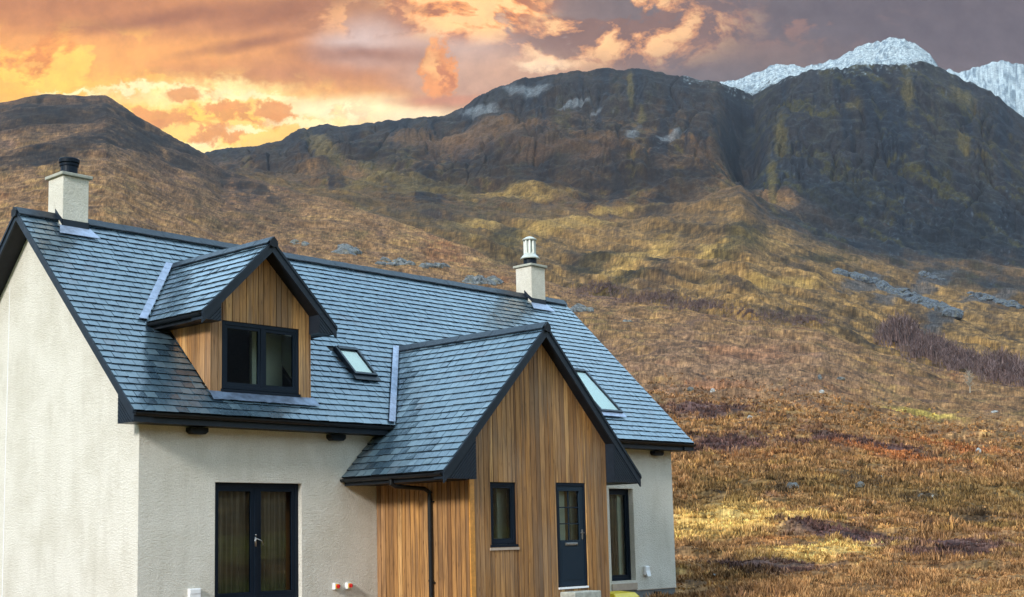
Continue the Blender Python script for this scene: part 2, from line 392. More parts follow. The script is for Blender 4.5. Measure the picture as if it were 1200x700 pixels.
e5, l5 = curve([(-200, 260, 3900), (790, 105, 3900), (840, 101, 3900), (862, 93, 3900), (885, 90, 3900), (900, 82, 3900), (925, 79, 3900), (950, 78, 3900), (968, 76, 3900), (985, 62, 3900), (1000, 59, 3900), (1015, 52, 3900), (1040, 48, 3900), (1060, 48, 3900), (1080, 58, 3900), (1095, 74, 3900), (1110, 95, 3900), (1200, 160, 3900), (1400, 260, 3900)])
e6, l6 = curve([(-200, 280, 5600), (1050, 120, 5600), (1100, 90, 5600), (1112, 82, 5600), (1125, 84, 5600), (1140, 78, 5600), (1155, 72, 5600), (1175, 70, 5600), (1200, 77, 5600), (1260, 92, 5600), (1400, 120, 5600)])
jag = lambda f, s_, a: a/FPX*fbm(AZ*f, AZ*0+s_, int(s_), 5)*2
e5 = e5+jag(90, 3.3, 3.2); e6 = e6+jag(90, 5.3, 3.2); e4 = e4+jag(70, 7.7, 1.6); e1 = e1+jag(60, 9.1, .7)
# gully between the two big hills: the middle of the slope is drawn back along one bearing
ag, _ = bearing([868], [160]); gul = np.exp(-((AZ-ag[0])/.013)**2)
em = e3+(e4-e3)*.52-.040*gul; lm = l3+(l4-l3)*.55
NA = len(AZ)
const = lambda v: np.full(NA, v)
z0 = -.62
knots_l = [const(math.log(1.5)), const(math.log(27)), const(math.log(33)), l1, l1+.10, l3, lm, l4, l4+.06, l5, l5+.12, l6, l6+.15, const(math.log(8000.1))]
knots_e = [const((z0-CAM[2])/1.5), const((z0-CAM[2])/27), const(-.0480), e1, e1-.014, e3, em, e4, e4-.008, e5, e5-.03, e6, e6-.08, const(.01)]
HT = np.empty((NA, len(LR)))
for i in range(NA):
    HT[i] = np.interp(LR, [k[i] for k in knots_l], [k[i] for k in knots_e])
R = np.exp(LR)[None, :]*np.ones((NA, 1)); AA = AZ[:, None]*np.ones((1, len(LR)))
near = np.where(LR < math.log(27))[0]
H = CAM[2]+R*HT; H[:, near] = z0
# other bearings: plain moor with unseen hills, raised to darken the window reflections
wv = sstep(np.abs(AA), math.radians(27), math.radians(48))
XX = CAM[0]+R*(np.cos(AA)*HF[0]+np.sin(AA)*HR[0]); YY = CAM[1]+R*(np.cos(AA)*HF[1]+np.sin(AA)*HR[1])
Hb = z0+sstep(R, 30, 400)*4+sstep(R, 500, 5000)*(620+360*fbm(XX/1500, YY/1500, 91, 3))
H = H*(1-wv)+Hb*wv
# relief: each octave lives between the mesh resolution and a fraction of the distance
crest_keep = 1-.55*np.exp(-((LR[None, :]-l4[:, None])/.05)**2)-.45*np.exp(-((LR[None, :]-l1[:, None])/.06)**2)
mount = sstep(R, 1300, 2300)
D = np.zeros_like(H); isC0 = sstep(AA, ag[0]-.004, ag[0]+.02)
for k, lam in enumerate([.7, 1.4, 3, 6, 12, 25, 50, 100, 200, 420]):
    wgt = sstep(R, lam*7, lam*14)*(1-sstep(R, lam*170, lam*330))
    if wgt.max() <= 0: continue
    n = perlin(XX/lam+k*3.7, YY/lam-k*5.1, 40+k)
    rd = 1-2*np.abs(perlin(XX/lam*1.1-k*2.2, YY/lam*1.1+k*4.4, 60+k))
    amp = (.11 if lam < 8 else .075)*lam if lam < 40 else .050*lam
    D += wgt*(amp*n*(1-mount)+mount*((.045+.045*(lam < 60)*isC0)*lam*(rd-.35)+.040*lam*n))
# ribs and gullies running down the steep faces
nr = np.abs(perlin(AA*34+1.2*fbm(AA*30, LR[None, :]*8, 5, 2), LR[None, :]*5.0, 77)); nr2 = np.abs(perlin(AA*110+3*fbm(AA*30, LR[None, :]*8, 6, 2), LR[None, :]*9.0, 78))
face = sstep(LR[None, :], l3[:, None]-.08, lm[:, None])*(1-sstep(LR[None, :], l4[:, None]-.02, l4[:, None]+.05))
D += face*(4-(9+4*sstep(AA, ag[0]-.02, ag[0]+.02))*np.exp(-(nr/.10)**2)-(4+2*sstep(AA, ag[0]-.02, ag[0]+.02))*np.exp(-(nr2/.13)**2))
dg = fbm(AA*7+2, LR[None, :]*13+AA*22, 47, 4)
D += dg*22*sstep(LR[None, :], l1[:, None]+.10, l1[:, None]+.3)*(1-sstep(LR[None, :], lm[:, None], l4[:, None]-.03))*(1-.5*isC0)
H = H+D*crest_keep*sstep(R, 26, 40)
# ---- map-space helpers
def aidx(a): return int(np.clip(np.searchsorted(AZ, a), 1, NA-2))
def hit(px, py):
    """where the line of sight towards a photograph point first meets the ground -> azimuth, log r, xyz"""
    a, e = bearing([px], [py]); i = aidx(a[0]); el = (H[i]-CAM[2])/R[i]
    k = np.argmax((el >= e[0]) & (LR > math.log(28)))
    r = math.exp(LR[k]); return a[0], LR[k], (float(XX[i, k]), float(YY[i, k]), float(H[i, k])), r
def patch(px, py, sx, sy, rot=0, soft=.5, warp=.35):
    """irregular patch lying on the ground round that point, size given by what it spans"""
    a, l, _, r = hit(px, py)
    _, lt, _, _ = hit(px, py-sy); _, lb, _, _ = hit(px, py+sy)
    sl = max((lt-lb)/2, .004)
    da = (AA-a)/(sx/FPX); dl = (LR[None, :]-l)/sl+0*AA
    if rot:
        c_, s_ = math.cos(math.radians(rot)), math.sin(math.radians(rot)); ratio = sy/sx
        x_ = da; y_ = dl*ratio; xr = x_*c_+y_*s_; yr = -x_*s_+y_*c_; da = xr; dl = yr/ratio
    box = (np.abs(da) < 2) & (np.abs(dl) < 2)
    out = np.zeros_like(H)
    nn = warp*(fbm(XX[box]/(r*.03), YY[box]/(r*.03), int(px+py), 4)*2.2+1.6*nF[box]+.8*nG[box])
    out[box] = 1-sstep(np.hypot(da[box], dl[box])+nn, 1-soft, 1+soft*.5)
    return out
# ---- colour of the ground, cloud shade on the mountains painted in
C3 = lambda *c: np.array(c, float)
GOLD = C3(.34, .195, .062); STRAW = C3(.27, .16, .06); BROWN = C3(.155, .080, .036); OLIVE = C3(.105, .078, .028); HEATH = C3(.085, .047, .046)
RUST = C3(.27, .095, .035); DARK = C3(.03, .022, .018); ROCK = C3(.15, .17, .20); PALE = C3(.44, .44, .42); SNOW = C3(.86, .90, .95); MOSS = C3(.10, .11, .035); LAWN = C3(.15, .20, .045)
ALB = np.empty(H.shape+(3,))
sr = R
nA = fbm(XX/(sr*.05+6), YY/(sr*.05+6), 1, 5); nB = fbm(XX/(sr*.022+3), YY/(sr*.022+3), 2, 5); nC = fbm(XX/(sr*.009+1), YY/(sr*.009+1), 3, 4)
# stripes along the slope (bearing-wise long, short uphill)
nS = fbm(AA*22, LR[None, :]*26, 4, 5); nL = fbm(AA*9, LR[None, :]*5, 41, 4); nD = fbm(AA*10, LR[None, :]*24+AA*34, 43, 5); nF = fbm(AA*90, LR[None, :]*80, 8, 4); nG = fbm(AA*330, LR[None, :]*240, 9, 3)
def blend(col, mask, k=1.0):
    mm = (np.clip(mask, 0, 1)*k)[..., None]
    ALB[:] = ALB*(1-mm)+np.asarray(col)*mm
ALB[:] = C3(.235, .125, .055)
blend(GOLD, sstep(nS+.5*nF, .08, .5), .6)
blend(BROWN, sstep(-nS+.6*nF, .02, .45), .8)
blend(OLIVE, sstep(nB+.5*nF, .12, .5), .55)
blend(HEATH, sstep(-nB+.6*nF+.2*nS, .16, .55), .6)
blend(RUST, sstep(nA-.5*nF, .32, .6), .5)
# foreground patches
for a in ((870, 612, 100, 15, 8), (980, 640, 110, 9, 6), (830, 605, 70, 15, 14)): blend(C3(.42, .265, .088), patch(*a, .5, .15), .9)
blend(C3(.40, .29, .06), patch(1075, 481, 42, 6), .8)
for a in ((1010, 632, 100, 10, -4), (1120, 650, 60, 16, 10), (850, 522, 60, 10, 8), (1000, 520, 100, 6, 3), (830, 480, 60, 9, 2), (890, 660, 80, 8, 0)): blend(C3(.078, .042, .048), patch(*a), .85)
for a in ((1050, 538, 90, 7, -2), (1120, 527, 70, 7, -3), (880, 412, 60, 9, 3), (840, 456, 40, 5, 0)): blend(RUST*1.05, patch(*a), .75)
for a in ((1000, 580, 150, 20, 0), (1150, 590, 80, 26, 0), (840, 580, 60, 18, 0)): blend(C3(.12, .082, .03), patch(*a), .55)
for a in ((1010, 565, 25, 6), (920, 575, 16, 6), (1075, 585, 28, 6), (1140, 610, 24, 6)): blend(DARK*1.4, patch(*a), .6)
blend(C3(.21, .115, .072), patch(860, 430, 180, 45, 4), .6)
for a in ((760, 352, 70, 10, 8), (690, 340, 40, 12, 10)): blend(C3(.10, .058, .07), patch(*a), .8)
# left spur is brown, cloud shade painted darker to the summit
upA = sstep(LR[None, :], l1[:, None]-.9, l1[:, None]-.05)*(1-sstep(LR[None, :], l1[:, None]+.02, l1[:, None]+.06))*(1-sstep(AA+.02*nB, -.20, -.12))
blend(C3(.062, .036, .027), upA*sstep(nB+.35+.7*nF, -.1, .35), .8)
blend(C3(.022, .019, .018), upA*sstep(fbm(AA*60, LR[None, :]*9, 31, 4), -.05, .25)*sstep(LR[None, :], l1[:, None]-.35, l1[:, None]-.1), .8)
# beyond the near rise
beyond = sstep(LR[None, :], l1[:, None]+.0, l1[:, None]+.03)
low_ = beyond*(1-sstep(LR[None, :]+.05*nS, l3[:, None]-.22, l3[:, None]+.10))
blend(C3(.20, .118, .042), low_, .75)
blend(C3(.29, .160, .052), low_*sstep(nD+.6*nF, .05, .35), .65); blend(C3(.070, .045, .022), low_*sstep(-nD+.6*nF+.2*nB, .0, .3), .85); blend(C3(.075, .046, .030), low_*sstep(nB+.5*nF, .12, .4), .75)
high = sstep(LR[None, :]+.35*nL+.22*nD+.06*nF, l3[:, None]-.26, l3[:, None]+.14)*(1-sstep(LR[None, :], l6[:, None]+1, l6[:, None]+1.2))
blend(C3(.052, .036, .026), high, .95)  # dark heather and rock, with cloud shade included in the tone
isC = sstep(AA, ag[0]-.004, ag[0]+.008)
a65, _ = bearing([620], [250]); lw = low_*(1-sstep(AA+.02*nL, a65[0]-.05, a65[0]+.06))
blend(C3(.060, .042, .023), lw*sstep(nD+.5*nF, -.35, .15), .75)
blend(C3(.16, .105, .036), lw*sstep(nB-.4*nD, .08, .35), .6)
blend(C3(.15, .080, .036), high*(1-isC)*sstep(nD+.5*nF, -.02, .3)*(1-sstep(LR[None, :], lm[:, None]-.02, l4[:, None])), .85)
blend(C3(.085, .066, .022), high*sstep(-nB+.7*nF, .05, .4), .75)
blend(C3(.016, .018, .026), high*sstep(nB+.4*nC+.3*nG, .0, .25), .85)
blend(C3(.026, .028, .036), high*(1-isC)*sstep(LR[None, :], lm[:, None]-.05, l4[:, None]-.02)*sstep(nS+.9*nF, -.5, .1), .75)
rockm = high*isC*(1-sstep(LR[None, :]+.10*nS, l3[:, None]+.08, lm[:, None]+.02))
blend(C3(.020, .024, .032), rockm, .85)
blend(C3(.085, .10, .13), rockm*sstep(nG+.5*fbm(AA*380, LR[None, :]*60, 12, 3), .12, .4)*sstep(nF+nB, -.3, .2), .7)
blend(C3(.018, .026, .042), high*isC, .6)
blend(C3(.075, .064, .020), high*isC*sstep(nD+.4*nF, .08, .3)*sstep(-nG, -.3, .1), .8)
blend(C3(.07, .08, .10), high*sstep(nG+.5*nF, .42, .6), .45)
for a in ((640, 205, 120, 22, 6), (760, 215, 80, 16, 14)): blend(C3(.026, .019, .016), patch(*a), .7)  # shadow across the middle slopes, painted as dark patches
for a in ((570, 150, 70, 16, -8), (660, 160, 60, 10, -4), (500, 165, 60, 10, -10), (800, 185, 35, 6, 12)): blend(C3(.14, .078, .038), patch(*a), .7)
for a in ((672, 124, 26, 5, 14, .4), (700, 132, 12, 3, 20, .4), (742, 156, 13, 5, 10, .4), (788, 162, 16, 4, 20, .4), (560, 128, 26, 6, -25, .5), (615, 105, 30, 6, -14, .5)): blend(C3(.17, .19, .22), patch(*a), .6)
for a in ((739, 110, 4, 28, 0), (752, 140, 5, 12, 0), (915, 170, 8, 30, 0), (1130, 168, 8, 18, 0), (1155, 183, 14, 4, 0), (1065, 115, 8, 30, 0), (1130, 118, 16, 12), (905, 215, 6, 30), (1000, 122, 12, 6)): blend(C3(.13, .10, .030), patch(*a), .6)
for a in ((600, 280, 40, 8, 15), (560, 262, 30, 6, 0), (660, 262, 70, 7, 3), (740, 300, 60, 8, 14), (860, 285, 60, 8, 14), (900, 330, 60, 10, 10), (610, 230, 70, 7, 0), (830, 300, 24, 6), (730, 248, 60, 6, 5)): blend(C3(.34, .21, .062), patch(*a), .6)
for a in ((590, 283, 24, 12, 20), (730, 330, 50, 8, 15), (870, 268, 40, 10, 20), (700, 305, 40, 10, 15), (960, 305, 40, 6, 15)): blend(C3(.050, .040, .017), patch(*a), .75)
for a in ((1010, 335, 34, 8, 22, .25), (1060, 350, 38, 8, 22, .25), (1105, 368, 24, 7, 22, .25), (1100, 330, 26, 5, 20, .25), (1160, 350, 40, 6, 18, .25)): blend(C3(.07, .075, .09), patch(*a), .7)
for a in ((1125, 285, 70, 22, 20, .3), (980, 235, 60, 30, 20, .3)): blend(C3(.022, .026, .034), patch(*a), .7)
for a in ((60, 135, 80, 12, 0), (160, 165, 50, 16, 30), (90, 165, 60, 12, 15), (30, 190, 40, 10, 0), (215, 195, 30, 8, 20), (330, 190, 50, 12, 0), (430, 180, 60, 10, -10)): blend(C3(.028, .021, .018), patch(*a), .75)
for a in ((470, 205, 50, 8, -20), (380, 175, 30, 8, -30), (500, 222, 60, 9, 0), (430, 215, 30, 8, 10)): blend(C3(.15, .105, .035), patch(*a), .65)
for a in ((600, 190, 150, 24, 8), (720, 205, 110, 20, 16), (800, 215, 60, 22, 24)): blend(C3(.032, .023, .018), patch(*a, .8), .7)  # wider, softer patches of the same painted slope shadow
for a in ((560, 165, 70, 14, -14), (640, 175, 60, 8, 5), (700, 178, 40, 7, 12)): blend(C3(.12, .066, .038), patch(*a, .8), .6)
blend(C3(.016, .018, .024), high*np.exp(-((AA-ag[0]-.02*nD)/.008)**2), .7)  # shade in the gully painted as dark rock colour
# snow on the highest ridges
hs = H+70*nB+60*nF+90*nG
snow = sstep(hs+60*nG, 1070, 1190)*sstep(LR[None, :], l4[:, None]-.09, l4[:, None]+.0)*(AA > ag[0]-.04)
blend(C3(.30, .345, .375), snow, 1); blend(C3(.075, .10, .125), snow*sstep(nG+.6*nF+.5*nC, .06, .30), .85)
# behind the photographer, and round the house: damp green grass
blend(LAWN, (1-sstep(R, 22, 60))*sstep(np.abs(AA), .3, .8), .9); blend(C3(.25, .24, .06), sstep(np.abs(AA), 1.2, 1.5)*sstep(R, 20, 50)*(1-sstep(R, 200, 500)), .8)
far_ = 1-.45*sstep(R, 900, 2200)
ALB *= np.clip(1+((.55+.15*(1-sstep(R, 60, 250)))*nC+.6*nF+.8*nG)*far_, .25, 2.1)[..., None]*(1+(.7*RNG.random(H.shape)-.35)[..., None]*far_[..., None])
ALB = np.where((snow > .5)[..., None], ALB, (.74-.10*sstep(R, 150, 600)[..., None])*ALB*(np.clip(ALB.mean(-1, keepdims=True), .01, 2)/.085)**.26*np.array([.97, .955, .90]))
ALB = np.clip(ALB, .008, .9)
# mesh
nv = H.size; NR = len(LR)
co = np.stack([XX, YY, H], -1).reshape(-1, 3).astype(np.float32)
ii, jj = np.meshgrid(np.arange(NA-1), np.arange(NR-1), indexing='ij')
b_ = (ii*NR+jj).ravel(); quads = np.stack([b_, b_+1, b_+NR+1, b_+NR], 1).astype(np.int32)
me = bpy.data.meshes.new('terrain'); me.vertices.add(nv); me.vertices.foreach_set('co', co.ravel())
me.loops.add(quads.size); me.loops.foreach_set('vertex_index', quads.ravel())
me.polygons.add(len(quads)); me.polygons.foreach_set('loop_start', np.arange(0, quads.size, 4, dtype=np.int32))
me.polygons.foreach_set('use_smooth', np.ones(len(quads), bool)); me.update(calc_edges=True)
if me.polygons[len(quads)//2].normal.z < 0: me.flip_normals()
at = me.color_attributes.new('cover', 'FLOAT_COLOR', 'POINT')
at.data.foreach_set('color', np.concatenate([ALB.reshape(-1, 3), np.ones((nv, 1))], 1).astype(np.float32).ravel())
def make_ground():
    m, t, b, out = mat('moorland')
    a = t.new('ShaderNodeAttribute', attribute_name='cover')
    g = t.new('ShaderNodeTexCoord').outputs['Object']
    n1 = t.noise(g, 1.6, 5, .75); n2 = t.noise(g, .12, 7, .75)
    c = t.mix(1.0, a.outputs[0], t.ramp(n1, [(.34, (.5, .5, .5)), (.66, (1.5, 1.5, 1.5))]), 'MULTIPLY')
    c = t.mix(1.0, c, t.ramp(n2, [(.36, (.58, .56, .56)), (.62, (1.4, 1.4, 1.36))]), 'MULTIPLY')
    t.put(b.inputs['Base Color'], c); b.inputs['Roughness'].default_value = .95; b.inputs['Specular IOR Level'].default_value = .1
    return m
me.materials.append(make_ground())
ter = bpy.data.objects.new('terrain', me); COL.objects.link(ter)
tag(ter, kind='structure')

# ================================================================== HOUSE
L, WD = 15.53, 3.768; ZE = 3.334; TP = 1.0; OVG = .391; OVE = .441; ZBX = 3.12
ZR = ZE+(WD+OVE)*TP; BM = .212
PY, OVP, XP, WPB, ZPE, OPE, BB = 2.58, .272, 7.504, 2.084, 2.292, .869, .25
TPP = 1.004; ZPR = ZPE+(WPB+OPE)*TPP
XD, WDM, ZDE, TPD, DO, HWD, BD = 2.596, 1.557, 5.203, .9616, .354, 1.138, .24; ZDR = ZDE+WDM*TPD
GZ = -.75                                  # foot of the walls, in the ground
house = empty('house', (0, 0, 0))
tag(house, 'white harled cottage with a wet slate roof, timber clad porch and dormer', 'house')
def frame(o, A, O):
    o, A, O = Vector(o), Vector(A), Vector(O)
    return lambda a, q, z: tuple(o+A*a+O*q+Vector((0, 0, z)))
F_FRONT = frame((0, 0, 0), (1, 0, 0), (0, -1, 0))
F_BACK = frame((L, 2*WD, 0), (-1, 0, 0), (0, 1, 0))
F_PORCH = frame((XP, -PY, 0), (1, 0, 0), (0, -1, 0))
F_DORM = frame((XD, 0, 0), (1, 0, 0), (0, -1, 0))
F_LEFT = frame((0, WD, 0), (0, -1, 0), (-1, 0, 0))
F_RIGHT = frame((L, WD, 0), (0, 1, 0), (1, 0, 0))

def wall(mb, T, a0, a1, z0, z1, ops=(), th=.28, apex=None):
    """wall panel with real openings and reveals; apex=(a,z) adds the gable triangle"""
    A = sorted({a0, a1, *[o[0] for o in ops], *[o[1] for o in ops]}); Z = sorted({z0, z1, *[o[2] for o in ops], *[o[3] for o in ops]})
    for i in range(len(A)-1):
        for j in range(len(Z)-1):
            ca, cz = (A[i]+A[i+1])/2, (Z[j]+Z[j+1])/2
            if any(o[0] < ca < o[1] and o[2] < cz < o[3] for o in ops): continue
            for q in (0, -th): mb.quad(T(A[i], q, Z[j]), T(A[i+1], q, Z[j]), T(A[i+1], q, Z[j+1]), T(A[i], q, Z[j+1]), mi=int(q != 0))
    for (b0, b1, c0, c1) in ops:
        mb.quad(T(b0, 0, c0), T(b0, 0, c1), T(b0, -th, c1), T(b0, -th, c0)); mb.quad(T(b1, 0, c0), T(b1, 0, c1), T(b1, -th, c1), T(b1, -th, c0))
        mb.quad(T(b0, 0, c0), T(b1, 0, c0), T(b1, -th, c0), T(b0, -th, c0)); mb.quad(T(b0, 0, c1), T(b1, 0, c1), T(b1, -th, c1), T(b0, -th, c1))
    if apex:
        for q in (0, -th): mb.quad(T(a0, q, z1), T(a1, q, z1), T(apex[0], q, apex[1]), mi=int(q != 0))

FD = (1.574, 3.553, 0.0, 2.148); RW = (12.94, 13.884, -.064, 2.152)
mb = MB()
zw = ZE+OVE*TP-BM+.10
wall(mb, F_FRONT, 0, L, GZ+.45, zw, [FD, RW])
wall(mb, F_BACK, 0, L, GZ+.45, zw, [(4, 5.2, 1, 2.1), (9, 10.2, 1, 2.1)])
for T in (F_LEFT, F_RIGHT): wall(mb, T, -WD, WD, GZ+.45, zw, [], .28, (0, ZR-BM+.10))
w_ = mb.build('wall', [M_HARL, M_PLAST], house, recalc=False)
mb = MB()      # plinth stands 3 mm proud of nothing: it is set back slightly under the render stop
e = -.02
mb.box((-e, -e, GZ-.5), (L+e, 2*WD+e, GZ+.449))
pl = mb.build('plinth', M_PLINTH, house)
mb = MB(); mb.box((RW[1]+.02, -.010, -.318), (L+.012, -.001, -.300)); mb.build('render_stop', M_SILLM, house)
mb = MB(); mb.box((-.005, 2*WD-2.86, -.29), (-.0008, 2*WD-2.84, 6.2)); mb.build('render_bead', M_WHITE, house)

# ---- slates
def slate_plane(mb, o, A, S, N, rows, gauge, width, ext, skip=None):
    """o: eave origin, A along the eave, S up the slope, N normal; ext(s)->(a0,a1)"""
    o, A, S, N = Vector(o), Vector(A), Vector(S).normalized(), Vector(N).normalized()
    for r in range(rows):
        s0 = r*gauge; a0, a1 = ext(s0+gauge*.5)
        if a1-a0 < .05: continue
        a = a0-(width*.5 if r % 2 else 0)-random.random()*.03
        while a < a1:
            w = width*random.uniform(.93, 1.07); b0, b1 = max(a, a0)+.005, min(a+w, a1)-.005; a += w
            if b1-b0 < .03: continue
            cm = (b0+b1)/2
            if skip and skip(cm, s0+gauge*.5): continue
            j = random.uniform(-.006, .006); up = s0+gauge*1.12; lift = random.uniform(-.002, .003); tw = random.uniform(-.005, .005)
            n1, n0 = .030+lift, .010
            P = lambda x, s, n: o+A*x+S*s+N*n
            mb.hexa([P(b0, s0+j, .008), P(b1, s0+j, .008), P(b1, up, .001), P(b0, up, .001),
                     P(b0, s0+j, n1+tw), P(b1, s0+j, n1-tw), P(b1, up, n0), P(b0, up, n0)])
            for q in (4, 2): mb.mi[-q] = 1      # slate edges coloured dark as the shadow line of each course
    return mb
SQ = math.sqrt(.5); slopeL = (WD+OVE)*math.sqrt(2)
rows = 33; gm = slopeL/rows
SKY = [(5.43, 6.05, .63, 1.27), (12.97, 13.83, .22, 1.40)]
dorm_y = (ZDE-ZE)/TP-OVE
def skip_main(a, s):
    x = a-OVG; y = -OVE+s*SQ; z = ZE+(y+OVE)*TP
    for (x0, x1, y0, y1) in SKY:
        if x0-.02 < x < x1+.02 and y0-.02 < y < y1+.02: return True
    if abs(x-XD) < HWD-.02 and y > .02 and z < ZDR-abs(x-XD)*TPD-.22: return True
    if abs(x-XP) < WPB and z < ZPR-abs(x-XP)*TPP-.35 and y > 0: return True
    return False
mb = MB()
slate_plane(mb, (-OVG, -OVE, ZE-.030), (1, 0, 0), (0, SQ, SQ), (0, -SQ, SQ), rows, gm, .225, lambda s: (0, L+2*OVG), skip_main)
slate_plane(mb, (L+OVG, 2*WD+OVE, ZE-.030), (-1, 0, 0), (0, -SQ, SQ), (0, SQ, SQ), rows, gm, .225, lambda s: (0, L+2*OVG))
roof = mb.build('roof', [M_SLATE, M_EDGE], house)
# roof deck with real holes for dormer and skylights
mb = MB()
ops = [(x0, x1, y0, y1) for (x0, x1, y0, y1) in SKY]+[(XD-HWD+.05, XD+HWD-.05, .04, 1.75)]
def deck(mb, ymul, y_at, ops, n0=-.032, n1=-.14):
    A = sorted({-OVG+.01, L+OVG-.01, *[o[0] for o in ops], *[o[1] for o in ops]}); Y = sorted({-OVE+.02, WD, *[o[2] for o in ops], *[o[3] for o in ops]})
    for i in range(len(A)-1):
        for j in range(len(Y)-1):
            ca, cy = (A[i]+A[i+1])/2, (Y[j]+Y[j+1])/2
            if any(o[0] < ca < o[1] and o[2] < cy < o[3] for o in ops): continue
            for dz in (n0, n1): mb.quad(*[(x, y_at(y), ZE+(y+OVE)*TP+dz) for x, y in ((A[i], Y[j]), (A[i+1], Y[j]), (A[i+1], Y[j+1]), (A[i], Y[j+1]))])
deck(mb, 1, lambda y: y, ops); deck(mb, -1, lambda y: 2*WD-y, [])
mb.build('roof_deck', M_UNDER, house, recalc=False)

def ridge(p0, p1, cross, tp, name, parent, wing=.15, segl=.46):
    """angled ridge tiles, lapped end to end"""
    p0, p1, c = Vector(p0), Vector(p1), Vector(cross); d = (p1-p0); n = max(1, int(d.length/segl)); d = d/n; mb = MB()
    for i in range(n):
        a = p0+d*i; b = p0+d*(i+1)*1.0; up = Vector((0, 0, .034+.004*(i % 2))); th = Vector((0, 0, .022))
        for s in (1, -1):
            dn = c*s*wing+Vector((0, 0, -wing*tp))
            mb.hexa([a+up, b+up, b+dn+up, a+dn+up, a+up+th, b+up+th, b+dn+up+th, a+dn+up+th])
    return mb.build(name, M_BARGE, parent)
ridge((-OVG-.01, WD, ZR), (L+OVG+.01, WD, ZR), (0, 1, 0), 1, 'ridge_tiles', roof)

def gable_end(T, hw, wallhw, ze, zr, tp, ov, bd, zb, roofpart, boxin=0.0, cap=True):
    """barge boards, verge soffit, boxed eaves and apex block of one gable; T(a, out, z)"""
    for s in (-1, 1):
        mb = MB()   # barge board face, two stepped layers
        top = lambda a: zr-abs(a)*tp
        def lay(q0, q1, d0, d1, a_in, a_out):
            p = [(a_in*s, top(a_in)-d1), (a_out*s, top(a_out)-d1), (a_out*s, top(a_out)-d0), (a_in*s, top(a_in)-d0)]
            mb.hexa([T(p[0][0], q0, p[0][1]), T(p[1][0], q0, p[1][1]), T(p[1][0], q1, p[1][1]), T(p[0][0], q1, p[0][1]),
                     T(p[3][0], q0, p[3][1]), T(p[2][0], q0, p[2][1]), T(p[2][0], q1, p[2][1]), T(p[3][0], q1, p[3][1])])
        cut = .001
        lay(ov-.035, ov, .012, bd, cut, hw)
        lay(ov+.0005, ov+.022, .012, .075, cut, hw)
        bg = mb.build('barge_board', M_BARGE, roofpart)
        mb = MB()
        p = [(0.002, top(0)-bd+.03), (hw-.05, top(hw-.05)-bd+.03)]
        mb.hexa([T(p[0][0]*s, -.02, p[0][1]-.012), T(p[1][0]*s, -.02, p[1][1]-.012), T(p[1][0]*s, ov-.036, p[1][1]-.012), T(p[0][0]*s, ov-.036, p[0][1]-.012),
                 T(p[0][0]*s, -.02, p[0][1]), T(p[1][0]*s, -.02, p[1][1]), T(p[1][0]*s, ov-.036, p[1][1]), T(p[0][0]*s, ov-.036, p[0][1])])
        mb.build('soffit', M_DARK, roofpart)
        # boxed eave: triangular closing panel of narrow boards that run with the verge
        ai, ao = wallhw-boxin, hw-.005
        mb = MB(); q0, q1 = .0, ov-.012
        zi = top(ai)-bd+.04; zo = top(ao)-.05
        n = 7; 
        pts = [(ai, zb), (ao, zb), (ao, max(zb+.02, zo)), (ai, zi)]
        mb.hexa([T(pts[0][0]*s, q0, zb), T(pts[1][0]*s, q0, zb), T(pts[1][0]*s, q1-.02, zb), T(pts[0][0]*s, q1-.02, zb),
                 T(pts[3][0]*s, q0, pts[3][1]), T(pts[2][0]*s, q0, pts[2][1]), T(pts[2][0]*s, q1-.02, pts[2][1]), T(pts[3][0]*s, q1-.02, pts[3][1])])
        # the boards
        bw = .055; k0 = 0
        tot = (top(ai)-bd)-(zb)
        for k in range(0, 14):
            d0 = bd+.004+k*bw*1.3; d1 = d0+bw*1.3-.016
            poly = []
            # strip between lines z = top(a)-d0 and top(a)-d1, clipped to a in [ai, ao], z >= zb
            def clip(d):
                a_end = min(ao, (zr-d-zb)/tp); return a_end
            e0, e1 = clip(d0), clip(d1)
            if e0 <= ai+.01: break
            P = [(ai, top(ai)-d0), (e0, top(e0)-d0)]
            if e1 > ai: P += [(e1, top(e1)-d1), (ai, top(ai)-d1)]
            else: P += [(ai, zb)]
            if e0 >= ao-1e-6 and e1 < ao: P.insert(2, (ao, zb)) if e1 > ai else None
            vs = [T(a*s, q1-.019, z) for a, z in P]; ve = Vector(T(0, 1, 0))-Vector(T(0, 0, 0))
            mb.prism(vs, ve*.016)
        mb.build('eaves_box', M_BARGE, roofpart)
    if cap:
        mb = MB(); w = .085
        vs = [T(0, ov+.023, zr+.05), T(w, ov+.023, zr+.05-w*tp), T(w, ov+.023, zr-.13), T(0, ov+.023, zr-.16), T(-w, ov+.023, zr-.13), T(-w, ov+.023, zr+.05-w*tp)]
        ve = Vector(T(0, 1, 0))-Vector(T(0, 0, 0))
        mb.prism(vs, ve*.03); mb.build('apex_block', M_DARK, roofpart)
gable_end(F_LEFT, WD+OVE, WD, ZE, ZR, TP, OVG, BM, ZBX, house, .08)
gable_end(F_RIGHT, WD+OVE, WD, ZE, ZR, TP, OVG, BM, ZBX, house, .08)

